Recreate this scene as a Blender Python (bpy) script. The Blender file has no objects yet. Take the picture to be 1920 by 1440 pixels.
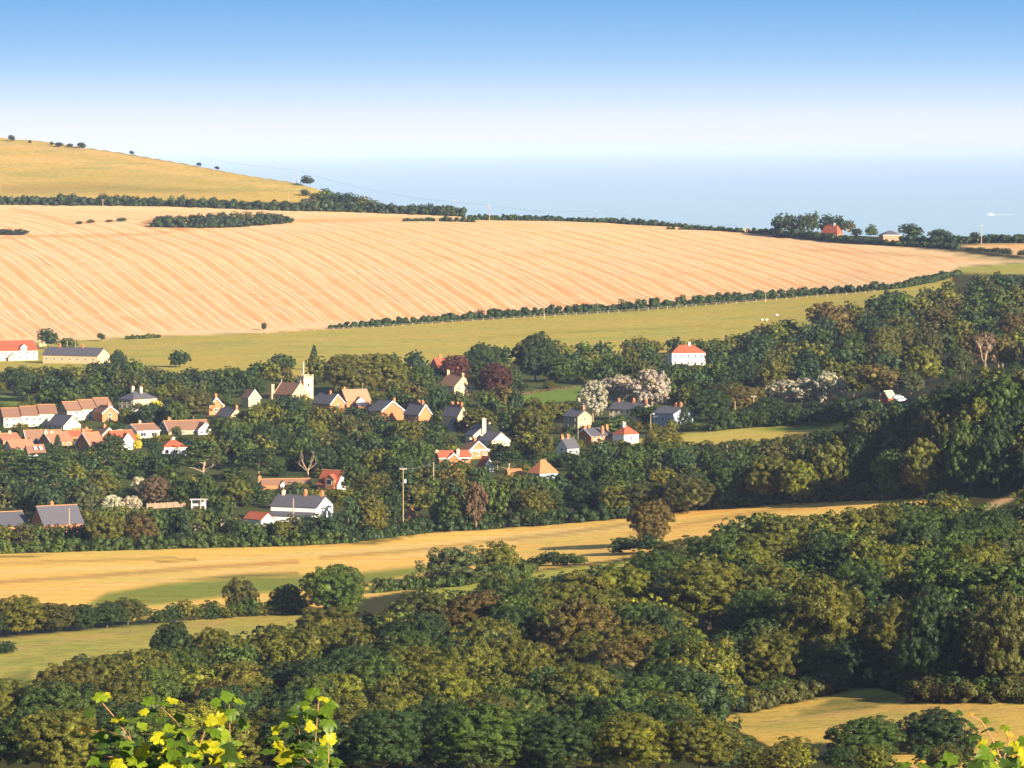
import bpy, math, random
import numpy as np
from math import radians, sin, cos, tan, atan, pi, sqrt, floor
from mathutils import Vector, Matrix

SC = bpy.context.scene
COL = SC.collection

# ------------------------------------------------------------------ camera, sky, sun, exposure
F = 8000.0                      # focal length in pixels of the 1920 wide photograph
ZC = 160.0                      # height of the viewpoint above the sea
PITCH = atan(440.0 / F)
cam_d = bpy.data.cameras.new("camera")
cam_d.sensor_width = 36.0
cam_d.lens = F / 1920.0 * 36.0
cam_d.clip_start = 1.0
cam_d.clip_end = 900000.0
cam = bpy.data.objects.new("camera", cam_d)
COL.objects.link(cam)
cam.location = (0, 0, ZC)
cam.rotation_euler = (pi / 2 - PITCH, 0, 0)
SC.camera = cam

SUN_EL = radians(20.0)
SUN_AZ = radians(42.0)          # angle to the right of "straight behind the camera"
SUN_DIR = Vector((sin(SUN_AZ) * cos(SUN_EL), -cos(SUN_AZ) * cos(SUN_EL), sin(SUN_EL)))
sun_d = bpy.data.lights.new("sun", 'SUN')
sun_d.energy = 5.0
sun_d.angle = radians(0.5)
sun_d.color = (1.0, 0.845, 0.61)
sun = bpy.data.objects.new("sun", sun_d)
COL.objects.link(sun)
sun.rotation_euler = (-SUN_DIR).to_track_quat('-Z', 'Y').to_euler()

w = bpy.data.worlds.new("World")
SC.world = w
w.use_nodes = True
nt = w.node_tree
for n in list(nt.nodes):
    nt.nodes.remove(n)
out = nt.nodes.new('ShaderNodeOutputWorld')
bg = nt.nodes.new('ShaderNodeBackground')
sky = nt.nodes.new('ShaderNodeTexSky')
sky.sky_type = 'NISHITA'
sky.sun_disc = False
sky.sun_elevation = SUN_EL
sky.sun_rotation = pi - SUN_AZ
sky.air_density = 1.0
sky.dust_density = 0.4
sky.ozone_density = 2.0
bg.inputs['Strength'].default_value = 0.05
# the low bank of pale air on the horizon, deepening to blue with elevation
tc = nt.nodes.new('ShaderNodeTexCoord')
sep = nt.nodes.new('ShaderNodeSeparateXYZ')
nt.links.new(tc.outputs['Generated'], sep.inputs[0])
mr = nt.nodes.new('ShaderNodeMapRange')
mr.inputs['From Min'].default_value = 0.0
mr.inputs['From Max'].default_value = 0.05
nt.links.new(sep.outputs['Z'], mr.inputs['Value'])
cr = nt.nodes.new('ShaderNodeValToRGB')
cr.color_ramp.interpolation = 'B_SPLINE'
SKYK = 7.9
stops = [(0.0, (.88, .88, .95)), (0.10, (.86, .88, .96)), (0.20, (.72, .82, .96)), (0.34, (.46, .68, .94)),
         (0.48, (.31, .56, .88)), (0.66, (.21, .46, .82)), (1.0, (.14, .37, .74))]
el = cr.color_ramp.elements
el[0].position = stops[0][0]; el[0].color = (*stops[0][1], 1)
el[1].position = stops[-1][0]; el[1].color = (*stops[-1][1], 1)
for p_, c_ in stops[1:-1]:
    e = el.new(p_); e.color = (*c_, 1)
nt.links.new(mr.outputs[0], cr.inputs[0])
mul = nt.nodes.new('ShaderNodeVectorMath'); mul.operation = 'SCALE'
mul.inputs['Scale'].default_value = SKYK
nt.links.new(cr.outputs[0], mul.inputs[0])
mf = nt.nodes.new('ShaderNodeMapRange')
mf.interpolation_type = 'SMOOTHSTEP'
mf.inputs['From Min'].default_value = 0.045
mf.inputs['From Max'].default_value = 0.16
nt.links.new(sep.outputs['Z'], mf.inputs['Value'])
mx = nt.nodes.new('ShaderNodeMix'); mx.data_type = 'RGBA'
nt.links.new(mf.outputs[0], mx.inputs[0])
nt.links.new(mul.outputs[0], mx.inputs[6])
nt.links.new(sky.outputs[0], mx.inputs[7])
nt.links.new(mx.outputs[2], bg.inputs['Color'])
nt.links.new(bg.outputs[0], out.inputs['Surface'])

SC.view_settings.view_transform = 'Standard'
SC.view_settings.look = 'None'
SC.view_settings.gamma = 1.0
SC.view_settings.use_curve_mapping = False
SC.view_settings.exposure = 1.42
SC.render.film_transparent = False
SC.cycles.max_bounces = 4
SC.cycles.diffuse_bounces = 1
SC.cycles.glossy_bounces = 2
SC.cycles.transmission_bounces = 2
SC.cycles.volume_bounces = 0
SC.cycles.transparent_max_bounces = 4
SC.cycles.use_denoising = True
SC.cycles.caustics_reflective = False
SC.cycles.caustics_refractive = False
SC.render.use_persistent_data = False

# ------------------------------------------------------------------ helpers
def ray(u, v, D):
    """world point at distance D (metres north of the camera) seen at pixel (u, v)"""
    dy = F * cos(PITCH) - (v - 720) * sin(PITCH)
    dz = -F * sin(PITCH) - (v - 720) * cos(PITCH)
    k = D / dy
    return Vector(((u - 960) * k, D, ZC + dz * k))

def proj(p):
    x, y, z = p[0], p[1], p[2] - ZC
    f = y * cos(PITCH) - z * sin(PITCH)
    up = y * sin(PITCH) + z * cos(PITCH)
    return 960 + F * x / f, 720 - F * up / f

def curve(pts, x):
    return float(np.interp(x, [p[0] for p in pts], [p[1] for p in pts]))

def tag(o, label=None, cat=None, group=None, kind=None):
    if label: o['label'] = label
    if cat: o['category'] = cat
    if group: o['group'] = group
    if kind: o['kind'] = kind
    return o

def empty(name, loc, rz=0.0):
    o = bpy.data.objects.new(name, None)
    COL.objects.link(o)
    o.location = loc
    o.rotation_euler = (0, 0, rz)
    o.empty_display_size = 0.5
    return o

def link_mesh(name, me, parent=None, mat=None):
    o = bpy.data.objects.new(name, me)
    COL.objects.link(o)
    if mat is not None and not me.materials:
        me.materials.append(mat)
    if parent is not None:
        o.parent = parent
    return o

def mesh_np(name, verts, quads, mat=None):
    """fast mesh of equal sized faces from arrays"""
    verts = np.asarray(verts, dtype=np.float32)
    quads = np.asarray(quads, dtype=np.int32)
    me = bpy.data.meshes.new(name)
    k = quads.shape[1]
    me.vertices.add(len(verts))
    me.vertices.foreach_set('co', verts.ravel())
    me.loops.add(quads.size)
    me.loops.foreach_set('vertex_index', quads.ravel())
    me.polygons.add(len(quads))
    me.polygons.foreach_set('loop_start', np.arange(0, quads.size, k, dtype=np.int32))
    me.polygons.foreach_set('loop_total', np.full(len(quads), k, dtype=np.int32))
    me.update(calc_edges=True)
    if mat is not None:
        me.materials.append(mat)
    return me

class MB:
    """collects boxes, prisms and tubes, then links them as ONE mesh object"""
    def __init__(self):
        self.v = []; self.f = []
    def add(self, vs, fs):
        b = len(self.v)
        self.v += [tuple(p) for p in vs]
        self.f += [tuple(b + i for i in f) for f in fs]
        return self
    def box(self, x0, x1, y0, y1, z0, z1):
        vs = [(x, y, z) for z in (z0, z1) for (x, y) in ((x0, y0), (x1, y0), (x1, y1), (x0, y1))]
        return self.add(vs, [(3, 2, 1, 0), (4, 5, 6, 7), (0, 1, 5, 4), (1, 2, 6, 5), (2, 3, 7, 6), (3, 0, 4, 7)])
    def prism(self, poly, off):
        """poly: 3-D outline, off: extrusion vector"""
        n = len(poly); off = Vector(off)
        vs = [Vector(p) for p in poly] + [Vector(p) + off for p in poly]
        fs = [tuple(range(n))[::-1], tuple(range(n, 2 * n))] + [(i, (i + 1) % n, n + (i + 1) % n, n + i) for i in range(n)]
        return self.add(vs, fs)
    def tube(self, pts, rad, n=6):
        pts = [Vector(p) for p in pts]
        if not hasattr(rad, '__len__'):
            rad = [rad] * len(pts)
        rings = []
        for i, p in enumerate(pts):
            a = pts[max(0, i - 1)]; b = pts[min(len(pts) - 1, i + 1)]
            t = (b - a).normalized()
            s = t.cross(Vector((0, 1, 0.01))).normalized() if abs(t.y) < 0.9 else t.cross(Vector((1, 0, 0.01))).normalized()
            r2 = t.cross(s).normalized()
            rings.append([p + (s * cos(2 * pi * k / n) + r2 * sin(2 * pi * k / n)) * rad[i] for k in range(n)])
        vs = [q for r in rings for q in r]
        fs = []
        for i in range(len(pts) - 1):
            for k in range(n):
                fs.append((i * n + k, i * n + (k + 1) % n, (i + 1) * n + (k + 1) % n, (i + 1) * n + k))
        fs.append(tuple(range(n))[::-1]); fs.append(tuple(range((len(pts) - 1) * n, len(pts) * n)))
        return self.add(vs, fs)
    def mesh(self, name, mat=None):
        me = bpy.data.meshes.new(name)
        me.from_pydata(self.v, [], self.f)
        me.update()
        if mat: me.materials.append(mat)
        return me
    def build(self, name, mat, parent=None):
        return link_mesh(name, self.mesh(name, mat), parent)

# ------------------------------------------------------------------ materials
MATS = {}
def nodes_of(name):
    m = bpy.data.materials.new(name)
    m.use_nodes = True
    t = m.node_tree
    return m, t, t.nodes['Principled BSDF']

def plain(name, col, rough=0.8, var=0.18, scale=1.2, spec=0.25, stretch=None):
    """painted / masonry surface with a mottled procedural tint"""
    if name in MATS: return MATS[name]
    m, t, b = nodes_of(name)
    b.inputs['Roughness'].default_value = rough
    b.inputs['Specular IOR Level'].default_value = spec
    tcn = t.nodes.new('ShaderNodeTexCoord')
    mp = t.nodes.new('ShaderNodeMapping')
    if stretch: mp.inputs['Scale'].default_value = stretch
    nz = t.nodes.new('ShaderNodeTexNoise')
    nz.inputs['Scale'].default_value = scale
    nz.inputs['Detail'].default_value = 5
    nz.inputs['Roughness'].default_value = 0.7
    r = t.nodes.new('ShaderNodeValToRGB')
    r.color_ramp.elements[0].position = 0.3
    r.color_ramp.elements[1].position = 0.7
    r.color_ramp.elements[0].color = (*[c * (1 - var) for c in col], 1)
    r.color_ramp.elements[1].color = (*[min(1, c * (1 + var)) for c in col], 1)
    t.links.new(tcn.outputs['Object'], mp.inputs[0])
    t.links.new(mp.outputs[0], nz.inputs['Vector'])
    t.links.new(nz.outputs['Fac'], r.inputs[0])
    t.links.new(r.outputs[0], b.inputs['Base Color'])
    MATS[name] = m
    return m

WALL = {
    'cream': plain('cream_render', (.66, .55, .38), .9, .10, .5),
    'white': plain('white_render', (.82, .80, .76), .85, .06, .5),
    'brick': plain('red_brick', (.42, .16, .075), .9, .2, 2.5),
    'orange': plain('orange_brick', (.46, .19, .085), .9, .2, 2.5),
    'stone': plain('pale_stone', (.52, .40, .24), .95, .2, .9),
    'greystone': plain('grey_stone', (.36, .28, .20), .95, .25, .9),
    'bluegrey': plain('blue_grey_boards_and_shade', (.30, .34, .42), .8, .1, 1.5),  # the shed's own grey; on houses it paints the shade of their walls
    'redboard': plain('dull_red_boards', (.34, .07, .06), .8, .15, 1.5),
}
ROOF = {
    'slate': plain('slate_roof', (.085, .082, .105), .6, .18, 1.5, .35, (1, 1, 4)),
    'red': plain('red_tile_roof', (.34, .088, .048), .85, .22, 1.6, .2, (1, 1, 4)),
    'pink': plain('weathered_tile_roof', (.36, .145, .09), .85, .2, 1.6, .2, (1, 1, 4)),
    'brown': plain('brown_tile_roof', (.21, .115, .080), .85, .2, 1.6, .2, (1, 1, 4)),
    'tan': plain('tan_tile_roof', (.30, .20, .125), .85, .18, 1.6, .2, (1, 1, 4)),
    'green': plain('pale_green_sheet_roof', (.36, .52, .28), .6, .1, 1.0),
    'orange': plain('orange_tile_roof', (.42, .16, .075), .85, .2, 1.6, .2, (1, 1, 4)),
}
M_WHITE = plain('white_paint', (.84, .84, .82), .5, .04)
M_RIDGE = plain('orange_ridge_tiles', (.50, .22, .09), .8, .15, 3)
M_GLASS = plain('dark_window_glass', (.03, .035, .045), .12, .2, 1, .6)
M_POT = plain('terracotta_pot', (.55, .24, .12), .8, .12, 4)
M_WOOD = plain('weathered_pole_wood', (.40, .31, .22), .9, .2, 3)
M_BARK = plain('tree_bark', (.11, .085, .06), .95, .3, 4)
M_PALEBARK = plain('pale_bark', (.36, .265, .18), .95, .25, 4)
M_METAL = plain('grey_metal', (.45, .46, .48), .4, .1, 2, .5)
M_CARRED = plain('red_car_paint', (.60, .02, .05), .3, .03, 1, .6)
M_CARWHITE = plain('white_car_paint', (.85, .85, .86), .3, .03, 1, .6)
M_CARBLUE = plain('blue_car_paint', (.10, .22, .48), .3, .03, 1, .6)
M_TYRE = plain('black_rubber', (.02, .02, .02), .9, .1)
M_WIRE = plain('power_cable', (.12, .12, .13), .6, .1)
M_WOOL = plain('sheep_wool', (.78, .70, .56), .95, .1, 6)
M_SHEEPFACE = plain('sheep_face', (.10, .08, .07), .9, .1, 6)

def foliage_mat(name, attr=False, trans=False):
    m, t, b = nodes_of(name)
    b.inputs['Roughness'].default_value = 0.55
    b.inputs['Specular IOR Level'].default_value = 0.22
    if attr:
        src = t.nodes.new('ShaderNodeAttribute'); src.attribute_name = 'tint'; c = src.outputs['Color']
    else:
        src = t.nodes.new('ShaderNodeObjectInfo'); c = src.outputs['Color']
    geo = t.nodes.new('ShaderNodeNewGeometry')
    tcn = t.nodes.new('ShaderNodeTexCoord')
    nz = t.nodes.new('ShaderNodeTexNoise')
    nz.inputs['Scale'].default_value = 4.5 if not attr else 0.35
    nz.inputs['Detail'].default_value = 2
    t.links.new(tcn.outputs['Object'], nz.inputs['Vector'])
    # clump to clump tint: some sprays yellower, some darker
    m1 = t.nodes.new('ShaderNodeMapRange')
    m1.inputs['From Min'].default_value = .3; m1.inputs['From Max'].default_value = .7
    m1.inputs['To Min'].default_value = .75; m1.inputs['To Max'].default_value = 1.3
    t.links.new(nz.outputs['Fac'], m1.inputs['Value'])
    m2 = t.nodes.new('ShaderNodeMapRange')
    m2.inputs['To Min'].default_value = .45; m2.inputs['To Max'].default_value = 1.6  # random leaf tone, range widened to put highlights into the colour
    t.links.new(geo.outputs['Random Per Island'], m2.inputs['Value'])
    mm = t.nodes.new('ShaderNodeMath'); mm.operation = 'MULTIPLY'
    t.links.new(m1.outputs[0], mm.inputs[0]); t.links.new(m2.outputs[0], mm.inputs[1])
    sc_ = t.nodes.new('ShaderNodeVectorMath'); sc_.operation = 'SCALE'
    t.links.new(c, sc_.inputs[0]); t.links.new(mm.outputs[0], sc_.inputs['Scale'])
    # warm shift
    mixn = t.nodes.new('ShaderNodeMix'); mixn.data_type = 'RGBA'; mixn.blend_type = 'MULTIPLY'
    mixn.inputs[7].default_value = (1.2, 1.0, .7, 1)
    m3 = t.nodes.new('ShaderNodeMapRange')
    m3.inputs['From Min'].default_value = .5; m3.inputs['From Max'].default_value = .75
    t.links.new(nz.outputs['Fac'], m3.inputs['Value'])
    t.links.new(m3.outputs[0], mixn.inputs[0])
    t.links.new(sc_.outputs[0], mixn.inputs[6])
    t.links.new(mixn.outputs[2], b.inputs['Base Color'])
    if trans:
        tr = t.nodes.new('ShaderNodeBsdfTranslucent')
        t.links.new(mixn.outputs[2], tr.inputs['Color'])
        ms = t.nodes.new('ShaderNodeMixShader'); ms.inputs[0].default_value = .35
        o = t.nodes['Material Output']
        t.links.new(b.outputs[0], ms.inputs[1]); t.links.new(tr.outputs[0], ms.inputs[2])
        t.links.new(ms.outputs[0], o.inputs['Surface'])
    return m
M_LEAF = foliage_mat('foliage')
M_LEAFSTUFF = foliage_mat('woodland_foliage', attr=True)

# ------------------------------------------------------------------ the lie of the land: distance of the ground seen at (u, v)
UC = [-500, 0, 480, 960, 1300, 1440, 1560, 1640, 1760, 1920, 2440]
DT = {
    1446: [752, 750, 750, 748, 745, 742, 740, 738, 735, 730, 720],
    1380: [800, 800, 800, 795, 780, 775, 770, 765, 760, 755, 745],
    1300: [865, 865, 860, 850, 840, 835, 830, 825, 815, 805, 790],
    1200: [985, 980, 970, 950, 925, 915, 905, 895, 870, 850, 820],
    1120: [1110, 1100, 1085, 1050, 1010, 990, 970, 960, 930, 900, 870],
    1035: [1290, 1280, 1260, 1220, 1150, 1120, 1105, 1095, 1075, 1050, 1010],
    985: [1370, 1365, 1350, 1320, 1250, 1215, 1195, 1182, 1165, 1145, 1105],
    940: [1430, 1430, 1420, 1400, 1340, 1300, 1270, 1250, 1228, 1212, 1180],
    870: [1540, 1540, 1530, 1520, 1480, 1450, 1430, 1380, 1262, 1238, 1205],
    800: [1660, 1660, 1650, 1640, 1610, 1590, 1565, 1490, 1285, 1258, 1220],
    755: [1755, 1750, 1745, 1740, 1720, 1710, 1690, 1620, 1305, 1272, 1235],
    715: [1870, 1860, 1850, 1840, 1820, 1810, 1800, 1770, 1650, 1600, 1500],
    640: [2240, 2230, 2170, 2130, 2090, 2070, 2020, 1980, 1900, 1860, 1820],
    560: [2500, 2480, 2450, 2400, 2340, 2310, 2270, 2230, 2180, 2130, 2080],
    480: [2780, 2760, 2730, 2700, 2660, 2640, 2620, 2590, 2560, 2520, 2480],
    430: [2980, 2960, 2930, 2920, 2930, 2930, 2900, 2880, 2840, 2800, 2760],
    395: [3110, 3090, 3070, 3080, 3080, 3080, 3060, 3040, 3000, 2960, 2900],
    365: [3200, 3180, 3170, 3180, 3180, 3180, 3160, 3140, 3100, 3060, 3000],
    300: [3430, 3420, 3400, 3400, 3400, 3400, 3380, 3360, 3320, 3280, 3200],
    230: [3700, 3690, 3660, 3650, 3650, 3650, 3600, 3600, 3550, 3500, 3400],
}
VS = sorted(DT)
GU = np.arange(-498, 2442, 6.0)
GV = np.arange(230, 1447, 4.0)
def _dgrid():
    tab = np.array([[np.interp(u, UC, DT[v]) for u in GU] for v in VS])
    g = np.array([np.interp(GV, VS, tab[:, j]) for j in range(len(GU))]).T
    def blur(a, n, ax):
        k = np.ones(n) / n
        pad = [(0, 0), (0, 0)]; pad[ax] = (n // 2, n // 2)
        # odd reflection keeps the end values
        p = np.pad(a, pad, mode='reflect', reflect_type='odd')
        return np.apply_along_axis(lambda r: np.convolve(r, k, 'valid'), ax, p)
    for n, ax in ((9, 0), (9, 1), (7, 0), (11, 1)):
        g = blur(g, n, ax)
    return g
DG = _dgrid()
def dist(u, v):
    i = min(max((v - GV[0]) / 4.0, 0), len(GV) - 1.001); j = min(max((u - GU[0]) / 6.0, 0), len(GU) - 1.001)
    a, b = int(i), int(j); fi, fj = i - a, j - b
    return float((DG[a, b] * (1 - fj) + DG[a, b + 1] * fj) * (1 - fi) + (DG[a + 1, b] * (1 - fj) + DG[a + 1, b + 1] * fj) * fi)
def gpt(u, v):
    """the point of the ground seen at pixel (u, v)"""
    return ray(u, v, dist(u, v))
def ppm(u, v):
    return F / dist(u, v)

SKY_LINE = [(-500, 215), (0, 258), (80, 264), (160, 276), (250, 290), (370, 311), (480, 330), (560, 342), (620, 362), (700, 378), (760, 390),
            (860, 403), (940, 412), (1100, 414), (1180, 418), (1300, 424), (1440, 432), (1560, 440), (1700, 446), (1920, 448), (2440, 452)]
def dlow(x):
    """ground height nearer than the first row, the hillside under the viewpoint"""
    return ZC - 1.6 - 0.1435 * x

def poly_mask(poly, U, V):
    """signed distance in pixels (positive inside) of grid points to a polygon"""
    inside = np.zeros(U.shape, bool)
    dmin = np.full(U.shape, 1e9)
    n = len(poly)
    for i in range(n):
        x0, y0 = poly[i]; x1, y1 = poly[(i + 1) % n]
        c = ((y0 > V) != (y1 > V)) & (U < (x1 - x0) * (V - y0) / ((y1 - y0) + 1e-9) + x0)
        inside ^= c
        dx, dy = x1 - x0, y1 - y0
        t = np.clip(((U - x0) * dx + (V - y0) * dy) / (dx * dx + dy * dy + 1e-9), 0, 1)
        dmin = np.minimum(dmin, np.hypot(U - x0 - t * dx, V - y0 - t * dy))
    return np.where(inside, dmin, -dmin)

STUB_LOW = [(-500, 652), (0, 645), (180, 636), (240, 632), (500, 624), (620, 614), (820, 604), (1020, 590), (1300, 568), (1480, 554), (1650, 541), (1780, 512)]
BELT = [(-500, 1055), (0, 1036), (280, 1029), (520, 1024), (640, 1018), (800, 1000), (960, 990), (1180, 971), (1330, 953), (1500, 940), (1650, 936), (1730, 930)]
FIELDS = [   # name, polygon (as the fields lie in view), base colour, row weight
    ('hill_pasture', [(-500, 200), (0, 250), (620, 352), (640, 382), (0, 372), (-500, 366)], (.52, .375, .105), 0),
    ('stubble_field', [(-500, 380), (0, 380), (300, 387), (640, 394), (860, 400), (920, 405), (1180, 410), (1450, 432), (1640, 459), (1800, 473), (1920, 487), (2440, 492), (2440, 500), (1920, 492), (1800, 500)] + STUB_LOW[::-1], (.86, .575, .345), 1),
    ('far_stubble_field', [(1795, 463), (1840, 458), (2440, 452), (2440, 480), (1920, 478), (1850, 470)], (.78, .49, .25), .5),
    ('grass_verge', [(1800, 501), (1920, 493), (2440, 500), (2440, 530), (1780, 513)], (.38, .35, .08), 0),
    ('pasture', STUB_LOW + [(1800, 560), (1400, 650), (1300, 660), (600, 710), (-500, 690)], (.43, .36, .08), 0),
    ('paddock', [(940, 745), (990, 735), (1100, 722), (1120, 745), (1060, 762), (900, 770)], (.15, .23, .04), 0),
    ('side_paddock', [(-500, 735), (0, 735), (45, 745), (30, 765), (-500, 768)], (.16, .22, .04), 0),
    ('strip_field', [(1190, 822), (1260, 812), (1400, 798), (1500, 790), (1580, 786), (1580, 812), (1480, 822), (1330, 842), (1180, 850)], (.50, .42, .10), .4),
    ('straw_field', BELT + [(1740, 946), (1560, 972), (1350, 1000), (1250, 1030), (1140, 1050), (1000, 1068), (780, 1105), (600, 1140), (400, 1165), (0, 1160), (-500, 1170)], (.82, .555, .15), .6),
    ('lower_meadow', [(-500, 1205), (0, 1197), (180, 1178), (420, 1160), (560, 1150), (620, 1190), (300, 1240), (120, 1270), (0, 1310), (-500, 1330)], (.42, .36, .085), 0),
    ('middle_meadow', [(800, 1112), (860, 1092), (1000, 1072), (1200, 1048), (1200, 1066), (1000, 1090), (860, 1125)], (.40, .40, .065), 0),
    ('woodland_clearing', [(1340, 1345), (1400, 1330), (1520, 1308), (1590, 1290), (1650, 1288), (1700, 1305), (1920, 1308), (2440, 1300), (2440, 1446), (1800, 1446), (1640, 1430), (1450, 1400)], (.56, .39, .10), 0),
]
STRIPS = [   # worn tracks, headlands and drier bands on the fields: line, half width px, colour
    ([(-500, 1100), (0, 1091), (150, 1082), (300, 1070), (440, 1060), (560, 1052)], 2.2, (.45, .25, .09)), ([(0, 1074), (300, 1062), (560, 1040), (800, 1020), (1100, 990)], 3, (.86, .60, .25)),
    ([(160, 1104), (400, 1074), (700, 1048), (1000, 1008), (1180, 986)], 2.5, (.86, .58, .22)), ([(600, 1044), (760, 1031), (900, 1015), (1040, 1001), (1200, 978)], 1.6, (.46, .27, .09)),
    ([(0, 1060), (200, 1052), (330, 1046)], 1.6, (.5, .33, .09)), ([(1180, 1000), (1300, 978), (1420, 958), (1560, 945)], 2, (.50, .32, .09)), ([(0, 1112), (200, 1098), (330, 1086)], 2.5, (.80, .55, .2)),
    ([(-500, 452), (0, 447), (60, 443), (200, 440), (300, 436), (380, 424), (545, 414), (700, 412), (870, 409)], 1.3, (.52, .34, .13)), ([(20, 391), (60, 399), (100, 411), (140, 420)], 1.2, (.55, .36, .16)),
    ([(1500, 468), (1640, 474), (1800, 484), (1920, 492)], 1.2, (.60, .42, .22)), ([(1790, 476), (1850, 483), (1920, 487)], 1.5, (.35, .28, .12)),
    ([(200, 650), (330, 646), (520, 640), (700, 632)], 2.5, (.46, .35, .10)), ([(700, 640), (900, 622), (1150, 606), (1400, 588), (1600, 566)], 3, (.46, .37, .09)), ([(900, 636), (1100, 622), (1350, 612)], 2, (.34, .30, .06)),
    ([(-500, 300), (0, 296), (200, 306), (420, 334), (600, 362)], 3, (.62, .42, .16)), ([(0, 322), (240, 330), (480, 350)], 2.5, (.46, .35, .10)), ([(0, 270), (160, 284), (340, 312)], 2.5, (.62, .40, .16)),
    ([(0, 1222), (200, 1190), (420, 1168)], 3, (.50, .33, .12)), ([(0, 1250), (160, 1212), (300, 1192)], 3, (.34, .31, .07)), ([(1400, 1360), (1560, 1335), (1740, 1322), (1920, 1330)], 4, (.55, .36, .12)), ([(1500, 1330), (1600, 1318), (1690, 1310)], 2.5, (.36, .28, .07)),
    ([(1852, 950), (1872, 942), (1896, 930)], 5, (.62, .40, .24)),
]
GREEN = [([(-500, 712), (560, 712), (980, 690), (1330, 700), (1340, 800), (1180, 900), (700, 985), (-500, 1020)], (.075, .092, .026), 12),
         ([(150, 1138), (200, 1112), (300, 1094), (460, 1082), (640, 1076), (780, 1062), (960, 1040), (960, 1046), (700, 1092), (420, 1120), (300, 1135)], (.22, .27, .045), 8),
         ([(330, 1088), (440, 1076), (560, 1072), (560, 1078), (420, 1086)], (.19, .19, .04), 5),
         ([(-500, 1048), (0, 1043), (100, 1042), (60, 1048), (-500, 1056)], (.24, .19, .04), 4),
         ([(290, 1053), (370, 1048), (372, 1052), (300, 1057)], (.3, .23, .05), 4),
         ([(600, 1022), (700, 1012), (810, 1000), (700, 1020)], (.2, .18, .04), 3),
         ([(0, 1268), (60, 1250), (60, 1290), (-60, 1330)], (.22, .22, .05), 14),
         ([(1480, 1345), (1560, 1305), (1700, 1296), (1640, 1325), (1480, 1350)], (.19, .18, .05), 9),
         ([(1400, 800), (1570, 788), (1560, 798), (1480, 808)], (.17, .22, .035), 5),
         ([(255, 420), (290, 408), (330, 418), (420, 424), (320, 428)], (.44, .25, .11), 4),
         ([(0, 345), (160, 340), (330, 350), (480, 362), (0, 366)], (.36, .27, .075), 12)]

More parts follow.
